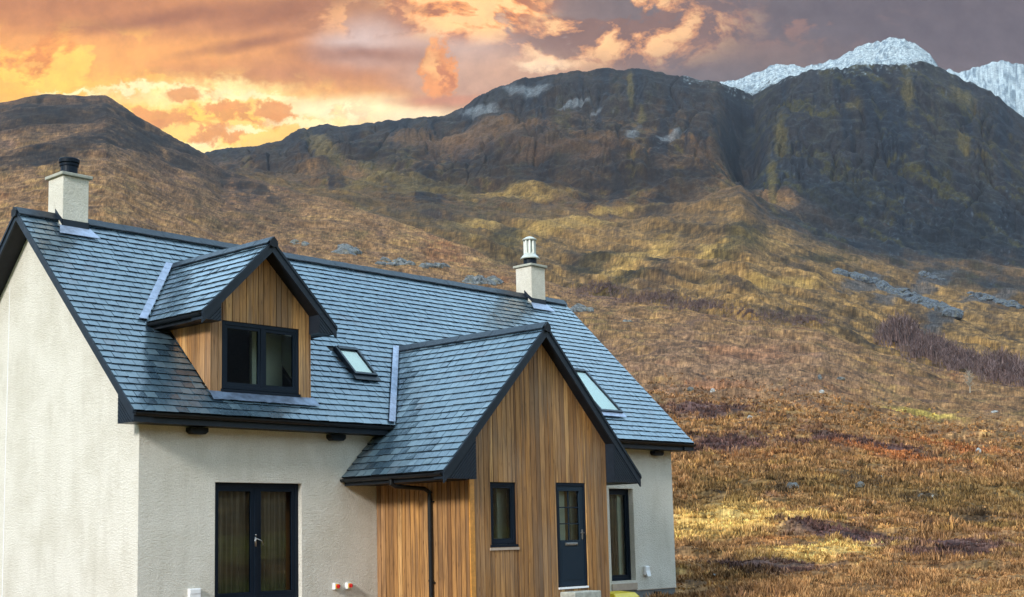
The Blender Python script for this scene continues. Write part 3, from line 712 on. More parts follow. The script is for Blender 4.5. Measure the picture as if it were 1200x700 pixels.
def gutter(mb, p0, p1, out, r=.055):
    """half-round gutter from p0 to p1, hung on the side 'out'"""
    p0, p1, o = Vector(p0), Vector(p1), Vector(out)
    n = 8; vs = []
    for p in (p0, p1):
        for ring, rr in ((0, r), (1, r-.006)):
            for k in range(n+1):
                th = math.pi*k/n; vs.append(p+o*(r-r*math.cos(th)*1.0+ (rr-r)*-math.cos(th)) + Vector((0, 0, -rr*math.sin(th)*1.15)))
    m_ = n+1; fs = []
    for k in range(n):
        fs += [(k, k+1, 2*m_+k+1, 2*m_+k), (m_+k+1, m_+k, 3*m_+k, 3*m_+k+1), (k, m_+k, m_+k+1, k+1), (2*m_+k+1, 3*m_+k+1, 3*m_+k, 2*m_+k)]
    fs += [(0, 2*m_, 3*m_, m_), (m_-1, 2*m_-1, 4*m_-1, 3*m_-1)]
    mb.add(vs, fs)
    for p in (p0, p1):   # stop ends
        mb.add([p+o*(r-r*math.cos(math.pi*k/n))+Vector((0, 0, -r*1.15*math.sin(math.pi*k/n))) for k in range(n+1)], [tuple(range(n+1))])
# main eaves: fascia, gutter, soffit
mb = MB()
xe0, xe1 = XP-WPB-OPE+.9, XP+WPB+OPE-.9
mb.box((-OVG+.002, -OVE+.045, ZBX-.005), (L+OVG-.10, -OVE+.07, ZE-.03)); 
mb.build('fascia', M_BARGE, house)
mb = MB(); gutter(mb, (-OVG+.01, -OVE+.043, ZE-.055), (L+OVG+.02, -OVE+.043, ZE-.055), (0, -1, 0)); mb.build('gutter', M_GUT, house, recalc=False)
MB().box((-.01, -OVE+.07, ZBX+.002), (L+.01, .0, ZBX+.014)).build('eaves_soffit', M_DARK, house); MB().box((0, 2*WD, ZBX+.002), (L, 2*WD+OVE, ZBX+.014)).build('eaves_soffit', M_DARK, house)
mb = MB(); mb.box((-OVG, 2*WD+OVE-.06, ZBX), (L+OVG, 2*WD+OVE-.03, ZE-.03)); mb.build('fascia', M_BARGE, house)
for x in (1.13, 4.35, 14.83):
    mb = MB(); mb.prism([(x-.19, -.001, 3.105), (x+.19, -.001, 3.105), (x+.19, -.001, 3.03), (x+.13, -.001, 2.985), (x-.13, -.001, 2.985), (x-.19, -.001, 3.03)], (0, -.16, 0)); mb.build('wall_vent', M_DARK, house, bevel=.01)

# ---- porch
PWL = -WPB+.06
mb = MB()
PW_ = (6.025-XP, 6.744-XP, .905, 2.089); PD_ = (7.946-XP, 8.873-XP, -.02, 2.104)
zpw = ZPR-WPB*TPP-BB
wall(mb, F_PORCH, PWL, WPB, GZ, zpw, [PW_, PD_], .22, (0, ZPR-BB))
Fps = frame((XP+PWL, 0, 0), (0, -1, 0), (-1, 0, 0)); Fpr = frame((XP+WPB, -PY, 0), (0, 1, 0), (1, 0, 0))
wall(mb, Fps, 0, PY, GZ, zpw, [], .22); wall(mb, Fpr, 0, PY, GZ, zpw, [], .22)
pw = mb.build('porch_wall', [M_UNDER, M_PLAST], house, recalc=False)
def boards(mb, T, a0, a1, zb, top, ops=(), width=.135, q0=.004, th=.022):
    a = a0; edges = [a0]
    while a < a1-.03:
        a = min(a+width*random.choice((1, 1, 1, .82, 1.1)), a1); edges.append(a)
    edges[-1] = a1
    for o in ops:
        for v in o[:2]:
            edges = [e_ for e_ in edges if abs(e_-v) > .03 or e_ in (a0, a1)]; edges.append(v)
    edges = sorted(set(edges))
    for b0, b1 in zip(edges[:-1], edges[1:]):
        c0, c1 = b0+.007, b1-.007; cm = (b0+b1)/2; q = q0+random.uniform(0, .006)
        segs = [(zb, None)]
        for o in ops:
            if o[0] < cm < o[1]: segs = [(zb, o[2]-.004), (o[3]+.004, None)] if o[2] > zb+.05 else [(o[3]+.004, None)]
        for (s0, s1) in segs:
            t0 = top(c0) if s1 is None else s1; t1 = top(c1) if s1 is None else s1
            if min(t0, t1) <= s0: continue
            mb.hexa([T(c0, q, s0), T(c1, q, s0), T(c1, q+th, s0), T(c0, q+th, s0), T(c0, q, t0), T(c1, q, t1), T(c1, q+th, t1), T(c0, q+th, t0)])
mb = MB(); boards(mb, F_PORCH, PWL+.10, WPB, -.33, lambda a: ZPR-abs(a)*TPP-BB+.02, [PW_, PD_]); mb.build('porch_cladding', M_WOOD, house)
mb = MB(); boards(mb, Fps, 0.0, PY-.001, -.33, lambda a: 2.16, [], .125); mb.build('porch_cladding', M_WOODW, house)
mb = MB(); boards(mb, Fpr, 0.0, PY-.001, -.33, lambda a: 2.16, [], .125); mb.build('porch_cladding', M_WOOD, house)
mb = MB(); mb.box((PWL-.026, .0, -.33), (PWL+.098, .034, ZPR+(PWL+.04)*TPP-BB), F_PORCH); mb.build('corner_board', M_TRIM, house)
# porch roof
hwp = WPB+OPE; yfront = -PY-OVP
def yhit(z, d=0.0): return (z-ZE)/TP-OVE+d        # where the main roof has height z
mb = MB()
Spl = hwp*math.sqrt(1+TPP**2); rp = 22; gp = Spl/rp
for s in (-1, 1):
    S = Vector((-s, 0, TPP)).normalized(); N = Vector((s*TPP, 0, 1)).normalized()
    o = Vector((XP+s*hwp, 0, ZPE-.030))
    def ext(sv, s=s):
        z = ZPE+sv*TPP/math.sqrt(1+TPP**2); far = -.012 if z < ZBX-.02 else (yhit(z)+.04 if z > ZE-.02 else -.02)
        if ZBX-.02 <= z <= ZE-.02: far = -OVE+.04
        return (-far if s < 0 else yfront*-1*-1, -yfront if s < 0 else far)
    if s < 0:  slate_plane(mb, o, (0, -1, 0), S, N, rp, gp, .225, lambda sv: (-(-.012 if ZPE+sv*TPP*.707 < ZBX-.02 else (yhit(ZPE+sv*.707*TPP)+.05 if ZPE+sv*.707*TPP > ZE-.02 else -OVE+.05)), -yfront))
    else:      slate_plane(mb, o, (0, 1, 0), S, N, rp, gp, .225, lambda sv: (yfront, (-.012 if ZPE+sv*TPP*.707 < ZBX-.02 else (yhit(ZPE+sv*.707*TPP)+.05 if ZPE+sv*.707*TPP > ZE-.02 else -OVE+.05))))
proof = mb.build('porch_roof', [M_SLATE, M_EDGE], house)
mb = MB()
for s in (-1, 1):
    for dz in (-.034, -.10):
        a = lambda h_: (XP+s*(hwp-.01-h_), ZPE+h_*TPP+dz)
        x0, zz0 = a(0); x1, zz1 = a(ZE-ZPE-.05); x2, zz2 = a(hwp-.01)
        mb.quad((x0, yfront+.01, zz0), (x1, yfront+.01, zz1), (x1, -.01, zz1), (x0, -.01, zz0))
        mb.quad((x1, yfront+.01, zz1), (x2, yfront+.01, zz2), (x2, yhit(ZPR), zz2), (x1, yhit(ZE)+.1, zz1))
mb.build('porch_deck', M_UNDER, proof, recalc=False)
ridge((XP, yfront-.01, ZPR), (XP, yhit(ZPR)+.05, ZPR), (1, 0, 0), TPP, 'ridge_tiles', proof, .13)
gable_end(F_PORCH, hwp, WPB, ZPE, ZPR, TPP, OVP, BB, ZPE-.165, proof, .0)
def lead_valley(xc, ze0, zr_, tp, side, parent, w=.13):
    """lead in the valley where a cross roof meets the main slope; side -1 = left"""
    mb = MB(); n = 9
    za = max(ze0, ZE+.01)
    for i in range(n):
        z_a = za+(zr_-za)*i/n; z_b = za+(zr_-za)*(i+1)/n-.003
        def pt(z, kind):
            x = xc+side*(zr_-z)/tp; y = yhit(z)
            if kind == 'v': return Vector((x, y, z+.045))
            if kind == 'm': return Vector((x+side*w, y, z+.050))                 # on the main slope
            return Vector((x-side*w*.35, y-.0, z+w*.35*tp+.05))                       # up the cross roof
        for k0, k1 in (('m', 'v'),):
            a, b, c_, d = pt(z_a, k0), pt(z_a, k1), pt(z_b, k1), pt(z_b, k0)
            j = Vector((0, 0, random.uniform(-.003, .003)))
            mb.hexa([a+j, b+j, c_+j, d+j]+[q+j+Vector((0, -.005, .007)) for q in (a, b, c_, d)])
    mb.build('lead_valley', M_LEAD, parent)
lead_valley(XP, ZPE, ZPR, TPP, -1, proof, .17); lead_valley(XP, ZPE, ZPR, TPP, 1, proof, .17)
# porch eaves: fascia, gutter, soffit
for s in (-1, 1):
    xx = XP+s*(hwp-.045); mb = MB()
    mb.box((min(xx, xx-s*.025), yfront+.06, ZPE-.185), (max(xx, xx-s*.025), -.03, ZPE-.035)); mb.build('fascia', M_DARK, proof)
    mb = MB(); gutter(mb, (XP+s*(hwp-.043), yfront+.04, ZPE-.055), (XP+s*(hwp-.043), -.02, ZPE-.055), (s, 0, 0)); mb.build('gutter', M_GUT, proof, recalc=False)
    mb = MB(); a0_, a1_ = sorted((XP+s*(WPB+.0), XP+s*(hwp-.07))); mb.box((a0_, -PY+.001, ZPE-.176), (a1_, -.003, ZPE-.164)); mb.build('eaves_soffit', M_DARK, proof)
# downpipe with swan neck
xl = XP+PWL-.09; mb = MB()
mb.tube([(XP-hwp+.0, -1.42, ZPE-.12), (XP-hwp+.0, -1.42, ZPE-.20), (XP-hwp+.10, -1.44, ZPE-.25), (xl-.12, -1.58, 2.0), (xl, -1.60, 1.93), (xl, -1.60, 1.85), (xl, -1.60, GZ)], .042, 12)
for z in (1.93, .25): mb.tube([(xl, -1.60, z-.02), (xl, -1.60, z+.02)], .053, 12)
dp = mb.build('downpipe', M_GUT, house, smooth=False)
mb = MB()
for z in (1.75, .21): MB().box((xl+.01, -1.67, z-.012), (xl+.10, -1.53, z+.012)).build('pipe_bracket', M_GUT, dp)

# ---- dormer
mb = MB(); DWN = (1.696-XD, 3.478-XD, 3.85, 5.11)
zdw = ZDR-HWD*TPD-BD; zfoot = ZE+OVE+.01
wall(mb, F_DORM, -HWD, HWD, zfoot, zdw, [DWN], .16, (0, ZDR-BD))
dw = mb.build('dormer_wall', [M_UNDER, M_PLAST], house, recalc=False)
mb = MB(); boards(mb, F_DORM, -HWD, HWD, zfoot-.02, lambda a: ZDR-abs(a)*TPD-BD+.02, [DWN], .15)
dcl = mb.build('dormer_cladding', M_WOOD, house)
for s in (-1, 1):   # cheeks
    mb = MB(); zt = 5.06; xx = XD+s*HWD; y = .0; w = .14
    mi = MB(); mi.prism([(xx-s*.02, .02, zfoot), (xx-s*.02, yhit(zt)+.1, zt+.1), (xx-s*.02, .02, zt+.1)], (-s*.05, 0, 0))
    mi.build('dormer_lining', M_PLAST, house)
    while y < yhit(zt):
        y1 = min(y+w*random.uniform(.9, 1.1), yhit(zt)+.1); f0, f1 = ZE+OVE+y+.03, ZE+OVE+y1+.03
        q = random.uniform(0, .006); x0_, x1_ = xx+s*(.002+q), xx+s*(.024+q); a, b = y+.003, y1-.003
        if y == 0: a = -.03
        mb.hexa([(x0_, a, f0-.03*(y == 0)), (x0_, b, min(f1, zt-.01)), (x1_, b, min(f1, zt-.01)), (x1_, a, f0-.03*(y == 0)), (x0_, a, zt), (x0_, b, zt), (x1_, b, zt), (x1_, a, zt)])
        y = y1
    mb.build('dormer_cladding', M_WOOD, house)
    mb = MB(); mb.prism([(xx+s*.004, -.02, zfoot-.03), (xx+s*.004, yhit(zt), zt), (xx+s*.004, yhit(zt)-.05, zt), (xx+s*.004, -.07, zfoot-.03)], (s*.04, 0, 0)); 
mb = MB(); Sd = WDM*math.sqrt(1+TPD**2); rd_ = 11; gd = Sd/rd_; ky = TPD/math.sqrt(1+TPD**2)
for s in (-1, 1):
    S = Vector((-s, 0, TPD)).normalized(); N = Vector((s*TPD, 0, 1)).normalized(); o = Vector((XD+s*WDM, 0, ZDE-.03))
    if s < 0: slate_plane(mb, o, (0, -1, 0), S, N, rd_, gd, .225, lambda sv: (-(yhit(ZDE+sv*ky)+.05), DO))
    else: slate_plane(mb, o, (0, 1, 0), S, N, rd_, gd, .225, lambda sv: (-DO, yhit(ZDE+sv*ky)+.05))
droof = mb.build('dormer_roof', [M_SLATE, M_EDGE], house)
mb = MB()
for s in (-1, 1):
    for dz in (-.034, -.10):
        mb.quad((XD+s*(WDM-.01), -DO+.01, ZDE+dz), (XD, -DO+.01, ZDR+dz), (XD, yhit(ZDR), ZDR+dz), (XD+s*(WDM-.01), yhit(ZDE), ZDE+dz))
mb.build('dormer_deck', M_UNDER, droof, recalc=False)
ridge((XD, -DO-.01, ZDR), (XD, yhit(ZDR)+.05, ZDR), (1, 0, 0), TPD, 'ridge_tiles', droof, .13)
gable_end(F_DORM, WDM, HWD, ZDE, ZDR, TPD, DO, BD, 5.035, droof, .0)
lead_valley(XD, ZDE, ZDR, TPD, -1, droof, .17); lead_valley(XD, ZDE, ZDR, TPD, 1, droof, .17)
for s in (-1, 1):
    xx = XD+s*(WDM-.045); mb = MB(); yb = yhit(ZDE)
    mb.box((min(xx, xx-s*.025), -DO+.06, 5.03), (max(xx, xx-s*.025), yb-.08, ZDE-.035)); mb.build('fascia', M_DARK, droof)
    mb = MB(); gutter(mb, (XD+s*(WDM-.043), -DO+.04, ZDE-.055), (XD+s*(WDM-.043), yb-.06, ZDE-.055), (s, 0, 0), .05); mb.build('gutter', M_GUT, droof, recalc=False)
    mb = MB(); a0_, a1_ = sorted((XD+s*(HWD+.0), XD+s*(WDM-.07))); mb.box((a0_, .001, 5.045), (a1_, yb-.2, 5.057)); mb.build('eaves_soffit', M_DARK, droof)
# lead apron under the dormer sill
mb = MB(); n = 26; vs = []
for i in range(n+1):
    x = XD-HWD-.06+(2*HWD+.18)*i/n
    for k, y in enumerate((-.02, -.09, -.20)):
        j = random.uniform(-.012, .012) if k else 0
        vs.append((x, y+j, ZE+OVE+y+.052+random.uniform(0, .012)*(k > 0)))
fs = [(i*3+k, i*3+k+1, (i+1)*3+k+1, (i+1)*3+k) for i in range(n) for k in range(2)]
mb.add(vs, fs); mb.build('lead_apron', simple('dull_lead', (.10, .14, .21), .4, metal=.3, var=.5, scale=5, bump=.6, bscale=12), droof, recalc=False, smooth=True)

# ---- windows and doors
def window(name, T, rect, rec, muls=(), fw=.07, sash=.05, parent=house, sill=True, handle=None, depth=.07):
    a0, a1, z0, z1 = rect; a0 += .004; a1 -= .004; z0 += .004; z1 -= .004
    q1 = -rec; q0 = q1-depth; mb = MB()
    mb.box((a0, q0, z0), (a0+fw, q1, z1), T); mb.box((a1-fw, q0, z0), (a1, q1, z1), T)
    mb.box((a0+fw, q0, z0), (a1-fw, q1, z0+fw), T); mb.box((a0+fw, q0, z1-fw), (a1-fw, q1, z1), T)
    xs = [a0+fw]
    for m_ in muls: mb.box((m_-fw*.55, q0, z0+fw), (m_+fw*.55, q1, z1-fw), T); xs += [m_-fw*.55, m_+fw*.55]
    xs.append(a1-fw)
    w = mb.build(name, M_FRAME, parent, bevel=.004)
    for i in range(0, len(xs), 2):
        b0, b1, c0, c1 = xs[i], xs[i+1], z0+fw, z1-fw
        mb = MB(); s_ = sash; r0, r1 = q0+.005, q1-.012
        mb.box((b0, r0, c0), (b0+s_, r1, c1), T); mb.box((b1-s_, r0, c0), (b1, r1, c1), T); mb.box((b0+s_, r0, c0), (b1-s_, r1, c0+s_), T); mb.box((b0+s_, r0, c1-s_), (b1-s_, r1, c1), T)
        mb.build('sash', M_FRAME, w)
        mb = MB(); qg = (r0+r1)/2; mb.quad(T(b0+s_-.005, qg, c0+s_-.005), T(b1-s_+.005, qg, c0+s_-.005), T(b1-s_+.005, qg, c1-s_+.005), T(b0+s_-.005, qg, c1-s_+.005))
        mb.build('pane', M_GLASS, w, recalc=False)
    if sill:
        mb = MB(); mb.box((a0-.03, -rec, z0-.055), (a1+.03, .045, z0-.008), T); mb.build('sill', M_FRAME, w)
    return w
wfd = window('french_door', F_FRONT, FD, .10, [(FD[0]+FD[1])/2], .075, .075, sill=False)
mb = MB(); T = F_FRONT; c_ = (FD[0]+FD[1])/2-.02
mb.box((c_-.018, -.098, .98), (c_+.018, -.085, 1.16), T); mb.tube([T(c_, -.09, 1.12), T(c_, -.045, 1.12), T(c_+.10, -.04, 1.08), T(c_+.13, -.04, 1.0)], .011, 8)
mb.tube([T(c_, -.092, 1.19), T(c_, -.078, 1.19)], .018, 10)
mb.build('handle', M_STEEL, wfd, smooth=True)
wrw = window('window', F_FRONT, RW, .14, [], .075, .06, sill=False)
mb = MB(); mb.box((RW[0]+.1, -.135, .62), (RW[0]+.16, -.10, .80), F_FRONT); mb.build('handle', M_GUT, wrw)
mb = MB(); mb.box((RW[0]-.02, -.08, RW[2]-.22), (RW[1]+.02, .03, RW[2]-.062), F_FRONT); mb.build('sill', M_SILLM, wrw)
wpw = window('window', F_PORCH, PW_, .0, [], .06, .045); 
mb = MB(); mb.box((PW_[0]-.05, .03, PW_[2]-.11), (PW_[1]+.05, .05, PW_[2]-.06), F_PORCH); mb.build('sill_board', M_SILLM, wpw)
wdw = window('dormer_window', F_DORM, DWN, -.02, [XD*0+.02], .07, .055)
wbk = window('window', F_BACK, (4, 5.2, 1, 2.1), .12, []); window('window', F_BACK, (9, 10.2, 1, 2.1), .12, [])
# entrance door
T = F_PORCH; d0, d1, dz0, dz1 = PD_; mb = MB(); q0, q1 = -.07, .02
fw = .06
mb.box((d0+.004, q0, dz0+.02), (d0+fw, q1, dz1-.004), T); mb.box((d1-fw, q0, dz0+.02), (d1-.004, q1, dz1-.004), T); mb.box((d0+fw, q0, dz1-fw), (d1-fw, q1, dz1-.004), T)
df = mb.build('door_frame', M_FRAME, house, bevel=.004)
mb = MB(); l0, l1 = d0+fw+.003, d1-fw-.003; zt = dz1-fw-.003; zb = .035
gx0, gx1, gz0, gz1 = l0+.055, l1-.115, .95, 1.94
q1 = .005
mb.box((l0, q0+.01, zb), (gx0, q1, zt), T); mb.box((gx1, q0+.01, zb), (l1, q1, zt), T); mb.box((gx0, q0+.01, gz1), (gx1, q1, zt), T); mb.box((gx0, q0+.01, zb), (gx1, q1, gz0), T)
mb.box((l0+.10, q1+.0005, .16), (l1-.10, q1+.006, .80), T)
dr = mb.build('door', M_DOOR, house, bevel=.004)
mb = MB(); qg = -.03
for k in (1, 2): z = gz0+(gz1-gz0)*k/3; mb.box((gx0, qg-.012, z-.011), (gx1, qg+.012, z+.011), T)
mb.box(((gx0+gx1)/2-.011, qg-.0125, gz0), ((gx0+gx1)/2+.011, qg+.0125, gz1), T)
mb.build('glazing_bar', M_DOOR, dr)
mb = MB(); mb.quad(T(gx0, qg, gz0), T(gx1, qg, gz0), T(gx1, qg, gz1), T(gx0, qg, gz1)); mb.build('pane', M_GLASS, dr, recalc=False)
mb = MB(); mb.box((l0+.20, q1+.001, .845), (l1-.22, q1+.018, .90), T); mb.box((l0+.22, q1+.018, .857), (l1-.24, q1+.024, .888), T); mb.build('letterbox', M_STEEL, dr, bevel=.003)
mb = MB(); hx = l1-.055; mb.box((hx-.02, q1+.001, .96), (hx+.02, q1+.010, 1.16), T); mb.tube([T(hx, q1+.005, 1.09), T(hx, q1+.055, 1.09), T(hx-.12, q1+.058, 1.09)], .010, 8); mb.tube([T(hx, q1+.005, 1.0), T(hx, q1+.018, 1.0)], .015, 10)
mb.build('handle', M_STEEL, dr)
mb = MB(); mb.box((d0+.0, -.08, -.02), (d1-.0, .05, .018), T); mb.build('threshold', M_WHITE, house, bevel=.003)
mb = MB(); mb.box((d0+.03, .03, GZ-.1), (d1-.06, .42, -.07), T); stp = mb.build('doorstep', M_STEP, None, bevel=.02)
tag(stp, 'pale concrete step on the ground in front of the entrance door', 'step')

# skylights: kerb, glass, white sheet for the sky reflection
for i, (x0, x1, y0, y1) in enumerate(SKY):
    P = lambda x, y, n: (x, y-n*SQ, ZE+(y+OVE)*TP+n*SQ)
    mb = MB(); f = .055
    def bar(xa, xb, ya, yb, n0=-.10, n1=.085):
        mb.hexa([P(xa, ya, n0), P(xb, ya, n0), P(xb, yb, n0), P(xa, yb, n0), P(xa, ya, n1), P(xb, ya, n1), P(xb, yb, n1), P(xa, yb, n1)])
    bar(x0, x0+f, y0, y1); bar(x1-f, x1, y0, y1); bar(x0+f, x1-f, y0, y0+f*.8); bar(x0+f, x1-f, y1-f*1.1, y1, -.10, .10)
    sk = mb.build('skylight', M_BARGE, house)
    mb = MB(); mb.quad(P(x0+f, y0+.03, .06), P(x1-f, y0+.03, .06), P(x1-f, y1-.03, .06), P(x0+f, y1-.03, .06)); mb.build('pane', M_GLASS, sk, recalc=False)
    mb = MB(); mb.quad(P(x0+f, y0+.03, .035), P(x1-f, y0+.03, .035), P(x1-f, y1-.03, .035), P(x0+f, y1-.03, .035)); mb.build('reflection_sheet', M_REFLSHEET, sk, recalc=False)  # white sheet added behind the glass to stand for reflected sky
    mb = MB(); 
    mb.hexa([P(x0-.04, y0-.10, .036), P(x1+.04, y0-.10, .036), P(x1+.04, y0, .036), P(x0-.04, y0, .036), P(x0-.04, y0-.10, .042), P(x1+.04, y0-.10, .042), P(x1+.04, y0, .046), P(x0-.04, y0, .046)])
    mb.build('flashing', M_BARGE if i == 0 else M_LEAD, sk)

# ---- chimneys
def chimney(X, ztop, label):
    h = .282; y = WD; mb = MB(); mb.box((X-h, y-h, ZR-.9), (X+h, y+h, ztop-.001)); ch = mb.build('chimney', M_CHIM, house, bevel=.012)
    ch['label'] = label
    mb = MB(); g = h+.055; mb.box((X-g, y-g, ztop), (X+g, y+g, ztop+.065)); mb.build('chimney_cap', M_CAP, ch, bevel=.012)
    # lead apron, front and sides
    mb = MB(); yb = y-h
    zz = lambda yy: ZE+(yy+OVE)+.045
    mb.hexa([(X-h-.16, yb-.20, zz(yb-.20)), (X+h+.16, yb-.20, zz(yb-.20)), (X+h+.05, yb-.006, zz(yb)), (X-h-.05, yb-.006, zz(yb)),
             (X-h-.16, yb-.20, zz(yb-.20)+.01), (X+h+.16, yb-.20, zz(yb-.20)+.01), (X+h+.05, yb-.006, zz(yb)+.01), (X-h-.05, yb-.006, zz(yb)+.01)])
    ap = mb.build('lead_apron', M_LEAD, ch)
    mb = MB(); mb.box((X-h-.012, yb-.014, zz(yb)-.02), (X+h+.012, yb-.002, zz(yb)+.13))
    for s in (-1, 1):
        xs = X+s*(h+.002); mb.prism([(xs, yb-.014, zz(yb)+.01), (xs, y-.02, zz(y)+.0), (xs, y-.02, zz(y)+.10), (xs, yb+.12, zz(yb)+.24), (xs, yb-.014, zz(yb)+.13)], (s*.012, 0, 0))
    mb.build('flashing', M_BARGE, ch)
    return ch
c1 = chimney(.712, 8.325, 'chimney with a short black pot')
mb = MB(); mb.lathe((.712, WD, 8.39), [(.165, 0), (.165, .20), (.185, .205), (.19, .25), (.165, .255), (.165, .27), (.20, .275), (.205, .34), (.19, .36), (.13, .365), (.12, .30)], 28)
mb.build('chimney_pot', M_FRAME, c1, smooth=False)
c2 = chimney(14.555, 8.325, 'chimney with a pale slotted flue cowl')
x, y, z = 14.555, WD, 8.39
mb = MB(); mb.lathe((x, y, z), [(.18, 0), (.18, .22), (.16, .23)], 24); mb.build('chimney_pot', M_FRAME, c2)
mb = MB()
mb.lathe((x, y, z+.19), [(.26, 0), (.265, .02), (.16, .14), (.15, .16)], 24)
for k in range(8):
    th = 2*math.pi*k/8; mb.tube([(x+.135*math.cos(th), y+.135*math.sin(th), z+.33), (x+.135*math.cos(th), y+.135*math.sin(th), z+.70)], .036, 8)
mb.lathe((x, y, z+.33), [(.115, 0), (.115, .38)], 20)
mb.lathe((x, y, z+.70), [(.15, 0), (.20, .01), (.205, .035), (.10, .10), (.02, .125)], 24)
mb.build('flue_cowl', M_COWL, c2)

# ---- fittings on the walls
def fitting(x, z, kind):
    if kind == 'switch':
        mb = MB(); mb.box((x-.055, -.075, z-.06), (x+.055, -.002, z+.06)); s = mb.build('isolator_switch', M_WHITE, house, bevel=.006)
        mb = MB(); mb.box((x-.035, -.082, z-.045), (x+.035, -.076, z+.045)); mb.build('switch_plate', M_YEL, s)
        mb = MB(); mb.tube([(x+.01, -.082, z), (x+.01, -.115, z)], .038, 14); mb.box((x+.0, -.135, z-.035), (x+.02, -.115, z+.035)); mb.build('switch_knob', M_RED, s)
    elif kind == 'outlet':
        mb = MB(); mb.box((x-.12, -.07, z-.14), (x+.12, -.002, z+.04)); s = mb.build('outdoor_socket', M_WHITE, house, bevel=.012)
        mb = MB(); mb.box((x-.105, -.078, z-.05), (x+.105, -.071, z+.025)); mb.build('socket_lid', M_WHITE, s, bevel=.004)
    else:
        mb = MB(); mb.box((x-.09, -.09, z-.12), (x+.09, -.002, z+.12)); s = mb.build('vent_cowl', M_WHITE, house, bevel=.03)
        mb = MB(); mb.prism([(x-.08, -.091, z), (x+.08, -.091, z), (x+.07, -.13, z-.13), (x-.07, -.13, z-.13)], (0, .03, 0)); mb.build('vent_hood', M_WHITE, s)
for x in (4.35, 4.67): fitting(x, .18, 'switch')
fitting(1.12, .235, 'outlet'); fitting(14.26, .15, 'vent')
mb = MB(); mb.box((14.62, -.004-.02, -.47), (14.86, .019, -.37)); mb.build('air_brick', M_GUT, house)

# ---- rooms behind the windows
def piece(name, m_, *bxs):
    for a, b in bxs: MB().box(a, b).build(name, m_, house)
piece('inner_floor', M_FLOOR, ((.3, .3, -.05), (L-.3, 2*WD-.3, -.02)), ((XP+PWL+.23, -PY+.23, -.05), (XP+WPB-.23, .29, -.02)))
piece('inner_ceiling', M_PLAST, ((.29, .29, 2.72), (L-.29, 2*WD-.29, 2.80)))
piece('inner_wall', M_PLAST, *[((x, .29, -.02), (x+.1, 2*WD-.29, 2.72)) for x in (5.2, 9.8, 12.0)], ((.29, 4.2, -.02), (5.2, 4.3, 2.72)), ((12.1, 3.2, -.02), (L-.29, 3.3, 2.72)),
      ((8.9, -1.1, -.02), (9.0, .29, 2.3)), ((XP+PWL+.23, -.6, -.02), (8.35, -.5, 2.3)))
piece('inner_partition', M_PLAST, ((2.95, .75, 2.81), (3.68, .83, 5.3)), ((6.60, -2.24, -.02), (7.0, -2.2, 2.2)), ((8.16, -2.35, -.02), (8.50, -2.33, 2.2)), ((8.70, -2.34, -.02), (8.86, -2.30, 2.2)), ((13.62, .30, -.02), (13.9, .34, 2.3)))
mb = MB(); mb.box((8.51, -2.30, -.02), (8.69, -2.26, 2.0)); mb.build('inner_door', M_BROWN, house)

def curtain(x0, x1, y, z0, z1, label, waves=16, amp=.045):
    n = waves*8; vs = []; fs = []
    for j, z in enumerate((z0, (z0+z1)/2, z1)):
        for i in range(n+1):
            u = i/n; ph = u*waves*2*math.pi+1.3*math.sin(u*9); vs.append((x0+(x1-x0)*u, y+amp*(math.sin(ph)+.4*math.sin(2.3*ph+j)), z))
    for j in range(2):
        for i in range(n): fs.append((j*(n+1)+i, j*(n+1)+i+1, (j+1)*(n+1)+i+1, (j+1)*(n+1)+i))
    o = MB().add(vs, fs).build('curtain', M_CURT, None, smooth=True, recalc=False)
    sm = o.modifiers.new('thick', 'SOLIDIFY'); sm.thickness = .004
    tag(o, label, 'curtain', 'curtains hanging behind the front windows')
curtain(1.62, 3.46, .38, .02, 2.3, 'wide brown pleated curtain drawn behind the glass of the double doors', 15)
curtain(12.95, 13.60, .34, .02, 2.3, 'narrow gathered curtain behind the tall window right of the porch', 6)
# yellow bin
bin_ = empty('grit_bin', (12.62, -.42, 0)); tag(bin_, 'yellow plastic bin standing below the tall window beside the porch', 'bin')
mb = MB(); mb.hexa([(-.36, -.24, GZ), (.36, -.24, GZ), (.36, .24, GZ), (-.36, .24, GZ), (-.42, -.28, -.42), (.42, -.28, -.42), (.42, .28, -.42), (-.42, .28, -.42)]); mb.build('body', M_YEL, bin_, bevel=.02)
mb = MB(); mb.hexa([(-.45, -.31, -.42), (.45, -.31, -.42), (.45, .31, -.42), (-.45, .31, -.42), (-.40, -.20, -.31), (.40, -.20, -.31), (.40, .26, -.28), (-.40, .26, -.28)]); mb.build('lid', M_YEL, bin_, bevel=.015)

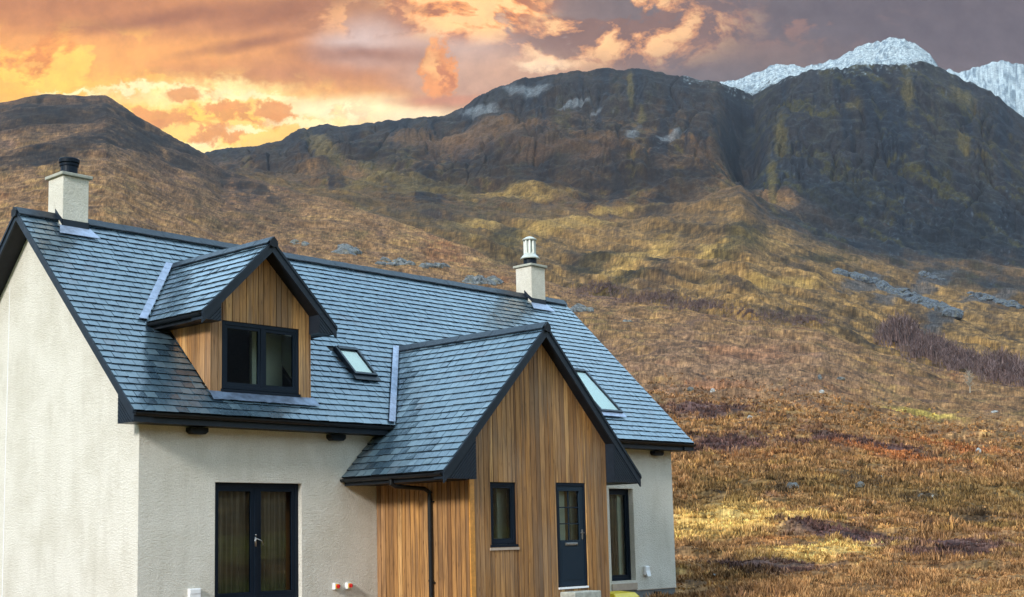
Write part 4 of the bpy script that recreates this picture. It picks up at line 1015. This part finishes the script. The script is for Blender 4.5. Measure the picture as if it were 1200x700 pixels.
# ================================================================== things on the moor
def ground_at(a, lr):
    i = aidx(a); k = int(np.clip(np.searchsorted(LR, lr), 1, NR-2)); return float(H[i, k])
def make_rock_mat(name, base):
    m, t, b, out = mat(name); g = t.new('ShaderNodeTexCoord').outputs['Object']
    n = t.noise(g, .45, 8, .8); n2 = t.noise(g, .3, 4)
    c = t.ramp(n, [(.38, tuple(v*.2 for v in base)), (.5, tuple(v*.8 for v in base)), (.64, tuple(min(.8, v*1.8) for v in base))])
    c = t.mix(t.maprange(n2, .5, .7, 0, .5), c, (.14, .12, .05))
    t.put(b.inputs['Base Color'], c); b.inputs['Roughness'].default_value = .9
    return m
M_PALEROCK = make_rock_mat('pale_rock', (.42, .43, .42)); M_ROCK = make_rock_mat('lichened_rock', (.115, .125, .13)); M_CRAG = make_rock_mat('blue_grey_crag', (.065, .08, .10))
def rock_mesh(bmh, c, sx, sy, sz, rs, sub=3):
    r = random.Random(rs); b2 = bmesh.new(); bmesh.ops.create_icosphere(b2, subdivisions=sub, radius=1)
    pl = [(Vector((r.uniform(-1, 1), r.uniform(-1, 1), r.uniform(-.3, 1))).normalized(), r.uniform(.55, .85)) for _ in range(11)]
    rot = Matrix.Rotation(r.uniform(0, 6.28), 3, 'Z'); base = len(bmh.v)
    for v in b2.verts:
        p = v.co.copy()
        for n, d in pl:
            k = p.dot(n)-d
            if k > 0: p -= n*k*.9
        p *= 1+.06*math.sin(p.x*9+rs)+.05*math.sin(p.y*11+p.z*7)
        p = rot@p; v.co = Vector((p.x*sx+c[0], p.y*sy+c[1], p.z*sz+c[2]))
    bmh.add([v.co for v in b2.verts], [[v.index for v in f.verts] for f in b2.faces]); b2.free()
def outcrop(px, py, wpx, hpx, n, label, m=M_ROCK, name='rock_outcrop', cat='rock', slope=0.0, group=None):
    a, l, p, r = hit(px, py); mb = MB(); s = r/FPX; rr = random.Random(int(px*7+py))
    if n > 1:      # the bedrock the blocks stand out of, following the slope
        for u in (-.36, -.12, .12, .36):
            _, _, q, _ = hit(px+u*wpx, py+u*wpx*slope); rock_mesh(mb, (q[0]-p[0], q[1]-p[1], q[2]-p[2]-hpx*s*.25), wpx*s*.24, wpx*s*.24, hpx*s*.42, int(px+u*50), 2)
    for k in range(n):
        u = (rr.random()-.5) if n > 1 else 0
        qx, qy = px+u*wpx, py+u*wpx*slope+(rr.random()-.5)*hpx*.3*(n > 1)
        _, _, q, _ = hit(qx, qy); sz = hpx*s*rr.uniform(.45, .8)*(1 if n > 1 else .9); sx = (wpx*s*.5 if n == 1 else min(wpx*s*.5, sz*rr.uniform(1.1, 2.0)))
        rock_mesh(mb, (q[0]-p[0], q[1]-p[1], q[2]-p[2]-sz*(.25 if n > 1 else -.3)), sx, sx*rr.uniform(.6, 1), sz, rr.randint(0, 9999), 2 if n > 1 else 3)
    o = mb.build(name, m, None); o.location = p; tag(o, label, cat, group); return o
outcrop(410, 296, 26, 16, 7, 'pale lichened rock outcrop on the brown slope just above the ridge, right of the dormer')
outcrop(352, 287, 18, 8, 4, 'small low grey rock outcrop left of the pale one above the dormer')
outcrop(462, 309, 36, 10, 7, 'grey broken rocks just above the ridge line, between the pale outcrop and the flat one')
outcrop(508, 313, 34, 9, 6, 'flat dark rock outcrop above the middle of the ridge')
outcrop(566, 331, 52, 13, 10, 'blue grey rock outcrop touching the ridge left of the cowled chimney')
outcrop(676, 364, 26, 12, 6, 'grey rocks beside the right gable just below the cowled chimney')
outcrop(735, 378, 10, 5, 2, 'single small pale rock on the brown slope right of the roof')
outcrop(1003, 326, 44, 11, 14, 'blue grey crag on the golden hillside, upper left end of the rock band', M_CRAG, 'crag', 'rock', .25, 'rock bands on the hillside')
outcrop(1052, 345, 50, 14, 18, 'blue grey crag in the middle of the rock band on the hillside', M_CRAG, 'crag', 'rock', .35, 'rock bands on the hillside')
outcrop(1106, 365, 40, 17, 14, 'blue grey crag at the lower right end of the rock band', M_CRAG, 'crag', 'rock', .35, 'rock bands on the hillside')
outcrop(1092, 326, 26, 7, 8, 'small crag above the main rock band on the hillside', M_CRAG, 'crag', 'rock', .3, 'rock bands on the hillside')
outcrop(1165, 353, 60, 9, 16, 'long low crag at the right edge above the bare thicket', M_CRAG, 'crag', 'rock', .3, 'rock bands on the hillside')
for (px, py, w, h, lab) in ((879, 492, 10, 6, 'pale boulder on the moor level with the skylight on the right'), (1146, 530, 8, 8, 'white boulder standing in the rust coloured bracken'),
    (930, 573, 18, 12, 'dark boulder in the grass right of the house'), (1006, 572, 14, 8, 'grey green boulder lying under the bracken bank'), (1030, 562, 9, 5, 'small pale boulder just above the grey green one'),
    (1079, 584, 9, 6, 'small grey boulder in a dark hollow of the moor'), (837, 677, 9, 6, 'white stone in the rough grass nearest the house corner'), (1165, 484, 11, 4, 'flat pale boulder near the right edge on the upper moor'),
    (835, 460, 8, 6, 'small white boulder on the moor just right of the roof slope'), (962, 461, 9, 5, 'pale boulder beside the rusty patch of the upper moor'), (1092, 585, 8, 5, 'pale stone right of the dark hollow'),
    (985, 445, 11, 7, 'grey boulder in the middle of the upper moor'), (960, 445, 8, 6, 'round grey boulder left of the larger grey one on the upper moor'), (808, 459, 10, 7, 'mossy boulder at the edge of the right hand roof slope')):
    outcrop(px, py, w, h, 1, lab, M_PALEROCK if ('pale' in lab or 'white' in lab) else M_ROCK, 'boulder', 'boulder', 0, 'boulders scattered over the moor')

# bare birch thickets: far wood that reads as one mass
def make_twig():
    m, t, b, out = mat('bare_twigs'); ri = t.new('ShaderNodeNewGeometry').outputs['Random Per Island']
    t.put(b.inputs['Base Color'], t.ramp(ri, [(0, (.06, .038, .038)), (.5, (.115, .072, .070)), (1, (.18, .12, .105))])); b.inputs['Roughness'].default_value = .9
    return m
M_TWIG = make_twig()
def thicket(spots, n, label):
    vs = []; fs = []; rr = random.Random(len(spots)*7+n)
    for _ in range(n):
        (px, py, sx, sy, h) = rr.choice(spots); qx, qy = px+rr.gauss(0, .55)*sx, py+rr.gauss(0, .6)*sy
        _, _, p, r = hit(qx, qy); s = r/FPX; hh = h*s*rr.uniform(.5, 1.1)*math.exp(-((qx-px)/sx)**2*.8); p = Vector(p)
        for k in range(5):
            an = rr.uniform(0, 6.28); lean = rr.uniform(.05, .45); d = Vector((math.cos(an)*lean, math.sin(an)*lean, 1)); w = hh*.035; q = Vector((-math.sin(an), math.cos(an), 0))*w
            o2 = p+Vector((rr.uniform(-1, 1), rr.uniform(-1, 1), 0))*hh*.25; tt = rr.uniform(.5, 1)
            b = len(vs); vs += [o2-q, o2+q, o2+d*hh*tt]; fs.append((b, b+1, b+2))
            for j in range(2):
                f = rr.uniform(.4, .8); an2 = rr.uniform(0, 6.28); st = o2+d*hh*tt*f; d2 = Vector((math.cos(an2), math.sin(an2), rr.uniform(.6, 1.6)))*hh*.28; q2 = Vector((-math.sin(an2), math.cos(an2), 0))*w*.6
                b = len(vs); vs += [st-q2, st+q2, st+d2]; fs.append((b, b+1, b+2))
    o = MB().add(vs, fs).build('birch_thicket', M_TWIG, None, recalc=False); tag(o, label, 'thicket', kind='stuff')
thicket([(1055, 398, 26, 8, 26), (1090, 415, 35, 7, 20), (1130, 428, 40, 7, 16)], 900, 'purple brown bare thicket on the moor below the crags')
thicket([(1175, 440, 34, 8, 24), (1205, 445, 30, 8, 20)], 500, 'dark bare thicket at the right edge of the moor')
thicket([(700, 342, 40, 5, 9), (760, 352, 50, 4, 9), (820, 361, 50, 4, 9), (880, 372, 50, 4, 7), (940, 378, 40, 4, 7)], 1100, 'long low purple band of bare scrub in the fold of the hills')

# one pale bare tree
def bare_tree(px, py, hpx, label):
    _, _, p, r = hit(px, py); hgt = hpx*r/FPX; rr = random.Random(5)
    root = empty('bare_tree', p); tag(root, label, 'tree')
    m_ = simple('pale_bark', (.27, .24, .19), .9, var=.3, scale=3)
    mb = MB(); mb.tube([(0, 0, -.2), (.03*hgt, 0, .3*hgt), (-.04*hgt, .02, .6*hgt), (0, 0, hgt*.95)], [hgt*.035, hgt*.026, hgt*.016, hgt*.004], 7); mb.build('trunk', m_, root)
    mb = MB()
    for k in range(60):
        z = hgt*rr.uniform(.25, .92); an = rr.uniform(0, 6.28); ln = hgt*rr.uniform(.12, .34)*(1.2-z/hgt*.8); d = Vector((math.cos(an), math.sin(an), rr.uniform(.5, 1.3)))
        e_ = Vector((0, 0, z))+d*ln; mb.tube([(0, 0, z), Vector((0, 0, z))+d*ln*.5+Vector((0, 0, -.02*hgt)), e_], [hgt*.010, hgt*.007, hgt*.002], 4)
        for j in range(4):
            st = Vector((0, 0, z))+d*ln*rr.uniform(.4, .95); a2 = rr.uniform(0, 6.28); mb.tube([st, st+Vector((math.cos(a2), math.sin(a2), rr.uniform(.3, 1.2)))*ln*.35], [hgt*.005, hgt*.0015], 3)
    mb.build('crown', m_, root)
bare_tree(1136, 462, 25, 'small pale leafless tree standing alone on the moor near the right edge')

# rough grass and heather close by
def make_blade():
    m, t, b, out = mat('dry_grass'); a = t.new('ShaderNodeAttribute', attribute_name='cover')
    t.put(b.inputs['Base Color'], a.outputs[0]); b.inputs['Roughness'].default_value = .85; b.inputs['Specular IOR Level'].default_value = .15
    return m
def grass(name, rlo, rhi, amin, amax, n, nb, hmin, hmax, label):
    ks = np.where((LR > math.log(rlo)) & (LR < math.log(rhi)))[0]; is_ = np.where((AZ > amin) & (AZ < amax))[0]
    I = RNG.choice(is_, n); K = RNG.choice(ks, n)
    keep = RNG.random(n) < 1-sstep(np.exp(LR[K]), rhi*.45, rhi*(.97+.0*K)); I = I[keep]; K = K[keep]; n = len(I)
    rr_ = np.exp(LR[K]); P = np.stack([XX[I, K], YY[I, K], H[I, K]], 1); P[:, :2] += RNG.normal(0, 1, (n, 2))*(rr_*.003)[:, None]
    colr = ALB[I, K]; hum = RNG.uniform(hmin, hmax, n)*np.clip(1.1+2.6*fbm(P[:, 0]/3.0, P[:, 1]/3.0, 15, 3), .15, 2.4)*np.clip(rr_/70, .75, 2.2)
    ang = RNG.uniform(0, 2*math.pi, (n, nb)); lean = RNG.uniform(.1, .75, (n, nb)); hh = hum[:, None]*RNG.uniform(.55, 1.15, (n, nb)); w = (rr_*.00042)[:, None]*RNG.uniform(.7, 1.6, (n, nb))
    base = P[:, None, :]+np.stack([RNG.normal(0, .3, (n, nb))*hum[:, None], RNG.normal(0, .3, (n, nb))*hum[:, None], np.full((n, nb), -.03)], -1)
    side = np.stack([np.cos(ang+1.57), np.sin(ang+1.57), 0*ang], -1)*w[..., None]
    tip = base+np.stack([np.cos(ang)*lean*hh, np.sin(ang)*lean*hh, hh], -1)
    mid = base+np.stack([np.cos(ang)*lean*hh*.35, np.sin(ang)*lean*hh*.35, hh*.6], -1)
    V4 = np.stack([base-side, base+side, mid+side*.7, mid-side*.7, tip], 2).reshape(-1, 3).astype(np.float32)
    nb_ = n*nb; b = np.arange(nb_)*5
    me = bpy.data.meshes.new(name); me.vertices.add(len(V4)); me.vertices.foreach_set('co', V4.ravel())
    li = np.stack([b, b+1, b+2, b+3, b+3, b+2, b+4], 1).astype(np.int32); me.loops.add(li.size); me.loops.foreach_set('vertex_index', li.ravel())
    ls = np.stack([np.arange(nb_)*7, np.arange(nb_)*7+4], 1).astype(np.int32).ravel(); me.polygons.add(len(ls)); me.polygons.foreach_set('loop_start', ls); me.update(calc_edges=True)
    v = RNG.uniform(1.05, 1.95, (n, nb, 1, 1))*np.array([.75, .75, 1.0, 1.0, 1.25])[None, None, :, None]
    cc = np.clip(colr[:, None, None, :]*v, 0, .8).reshape(-1, 3)
    at = me.color_attributes.new('cover', 'FLOAT_COLOR', 'POINT'); at.data.foreach_set('color', np.concatenate([cc, np.ones((len(cc), 1))], 1).astype(np.float32).ravel())
    me.materials.append(make_blade()); o = bpy.data.objects.new(name, me); COL.objects.link(o); tag(o, label, 'grass', kind='stuff')
a0_, _ = bearing([760], [600]); a1_, _ = bearing([1230], [600])
grass('moor_grass', 29, 420, a0_[0], a1_[0], 85000, 6, .09, .22, 'rough tawny moor grass and heather right of the house')

# ================================================================== thin mountain haze
mh = bpy.data.materials.new('haze'); mh.use_nodes = True; th = NT(mh.node_tree); th.n.clear()
pv = th.new('ShaderNodeVolumePrincipled'); pv.inputs['Color'].default_value = (.62, .74, .95, 1); pv.inputs['Density'].default_value = 1.7e-5; pv.inputs['Anisotropy'].default_value = 0.0
oh = th.new('ShaderNodeOutputMaterial'); th.l.new(pv.outputs[0], oh.inputs['Volume'])
zl, zh = float(H.min())-1, float(H.max())+20
mb = MB(); mb.box((-8300, -8300, zl), (8300, 8300, zh)); hz = mb.build('haze', mh); tag(hz, 'thin blue air between the house and the far mountains', 'haze', kind='stuff')
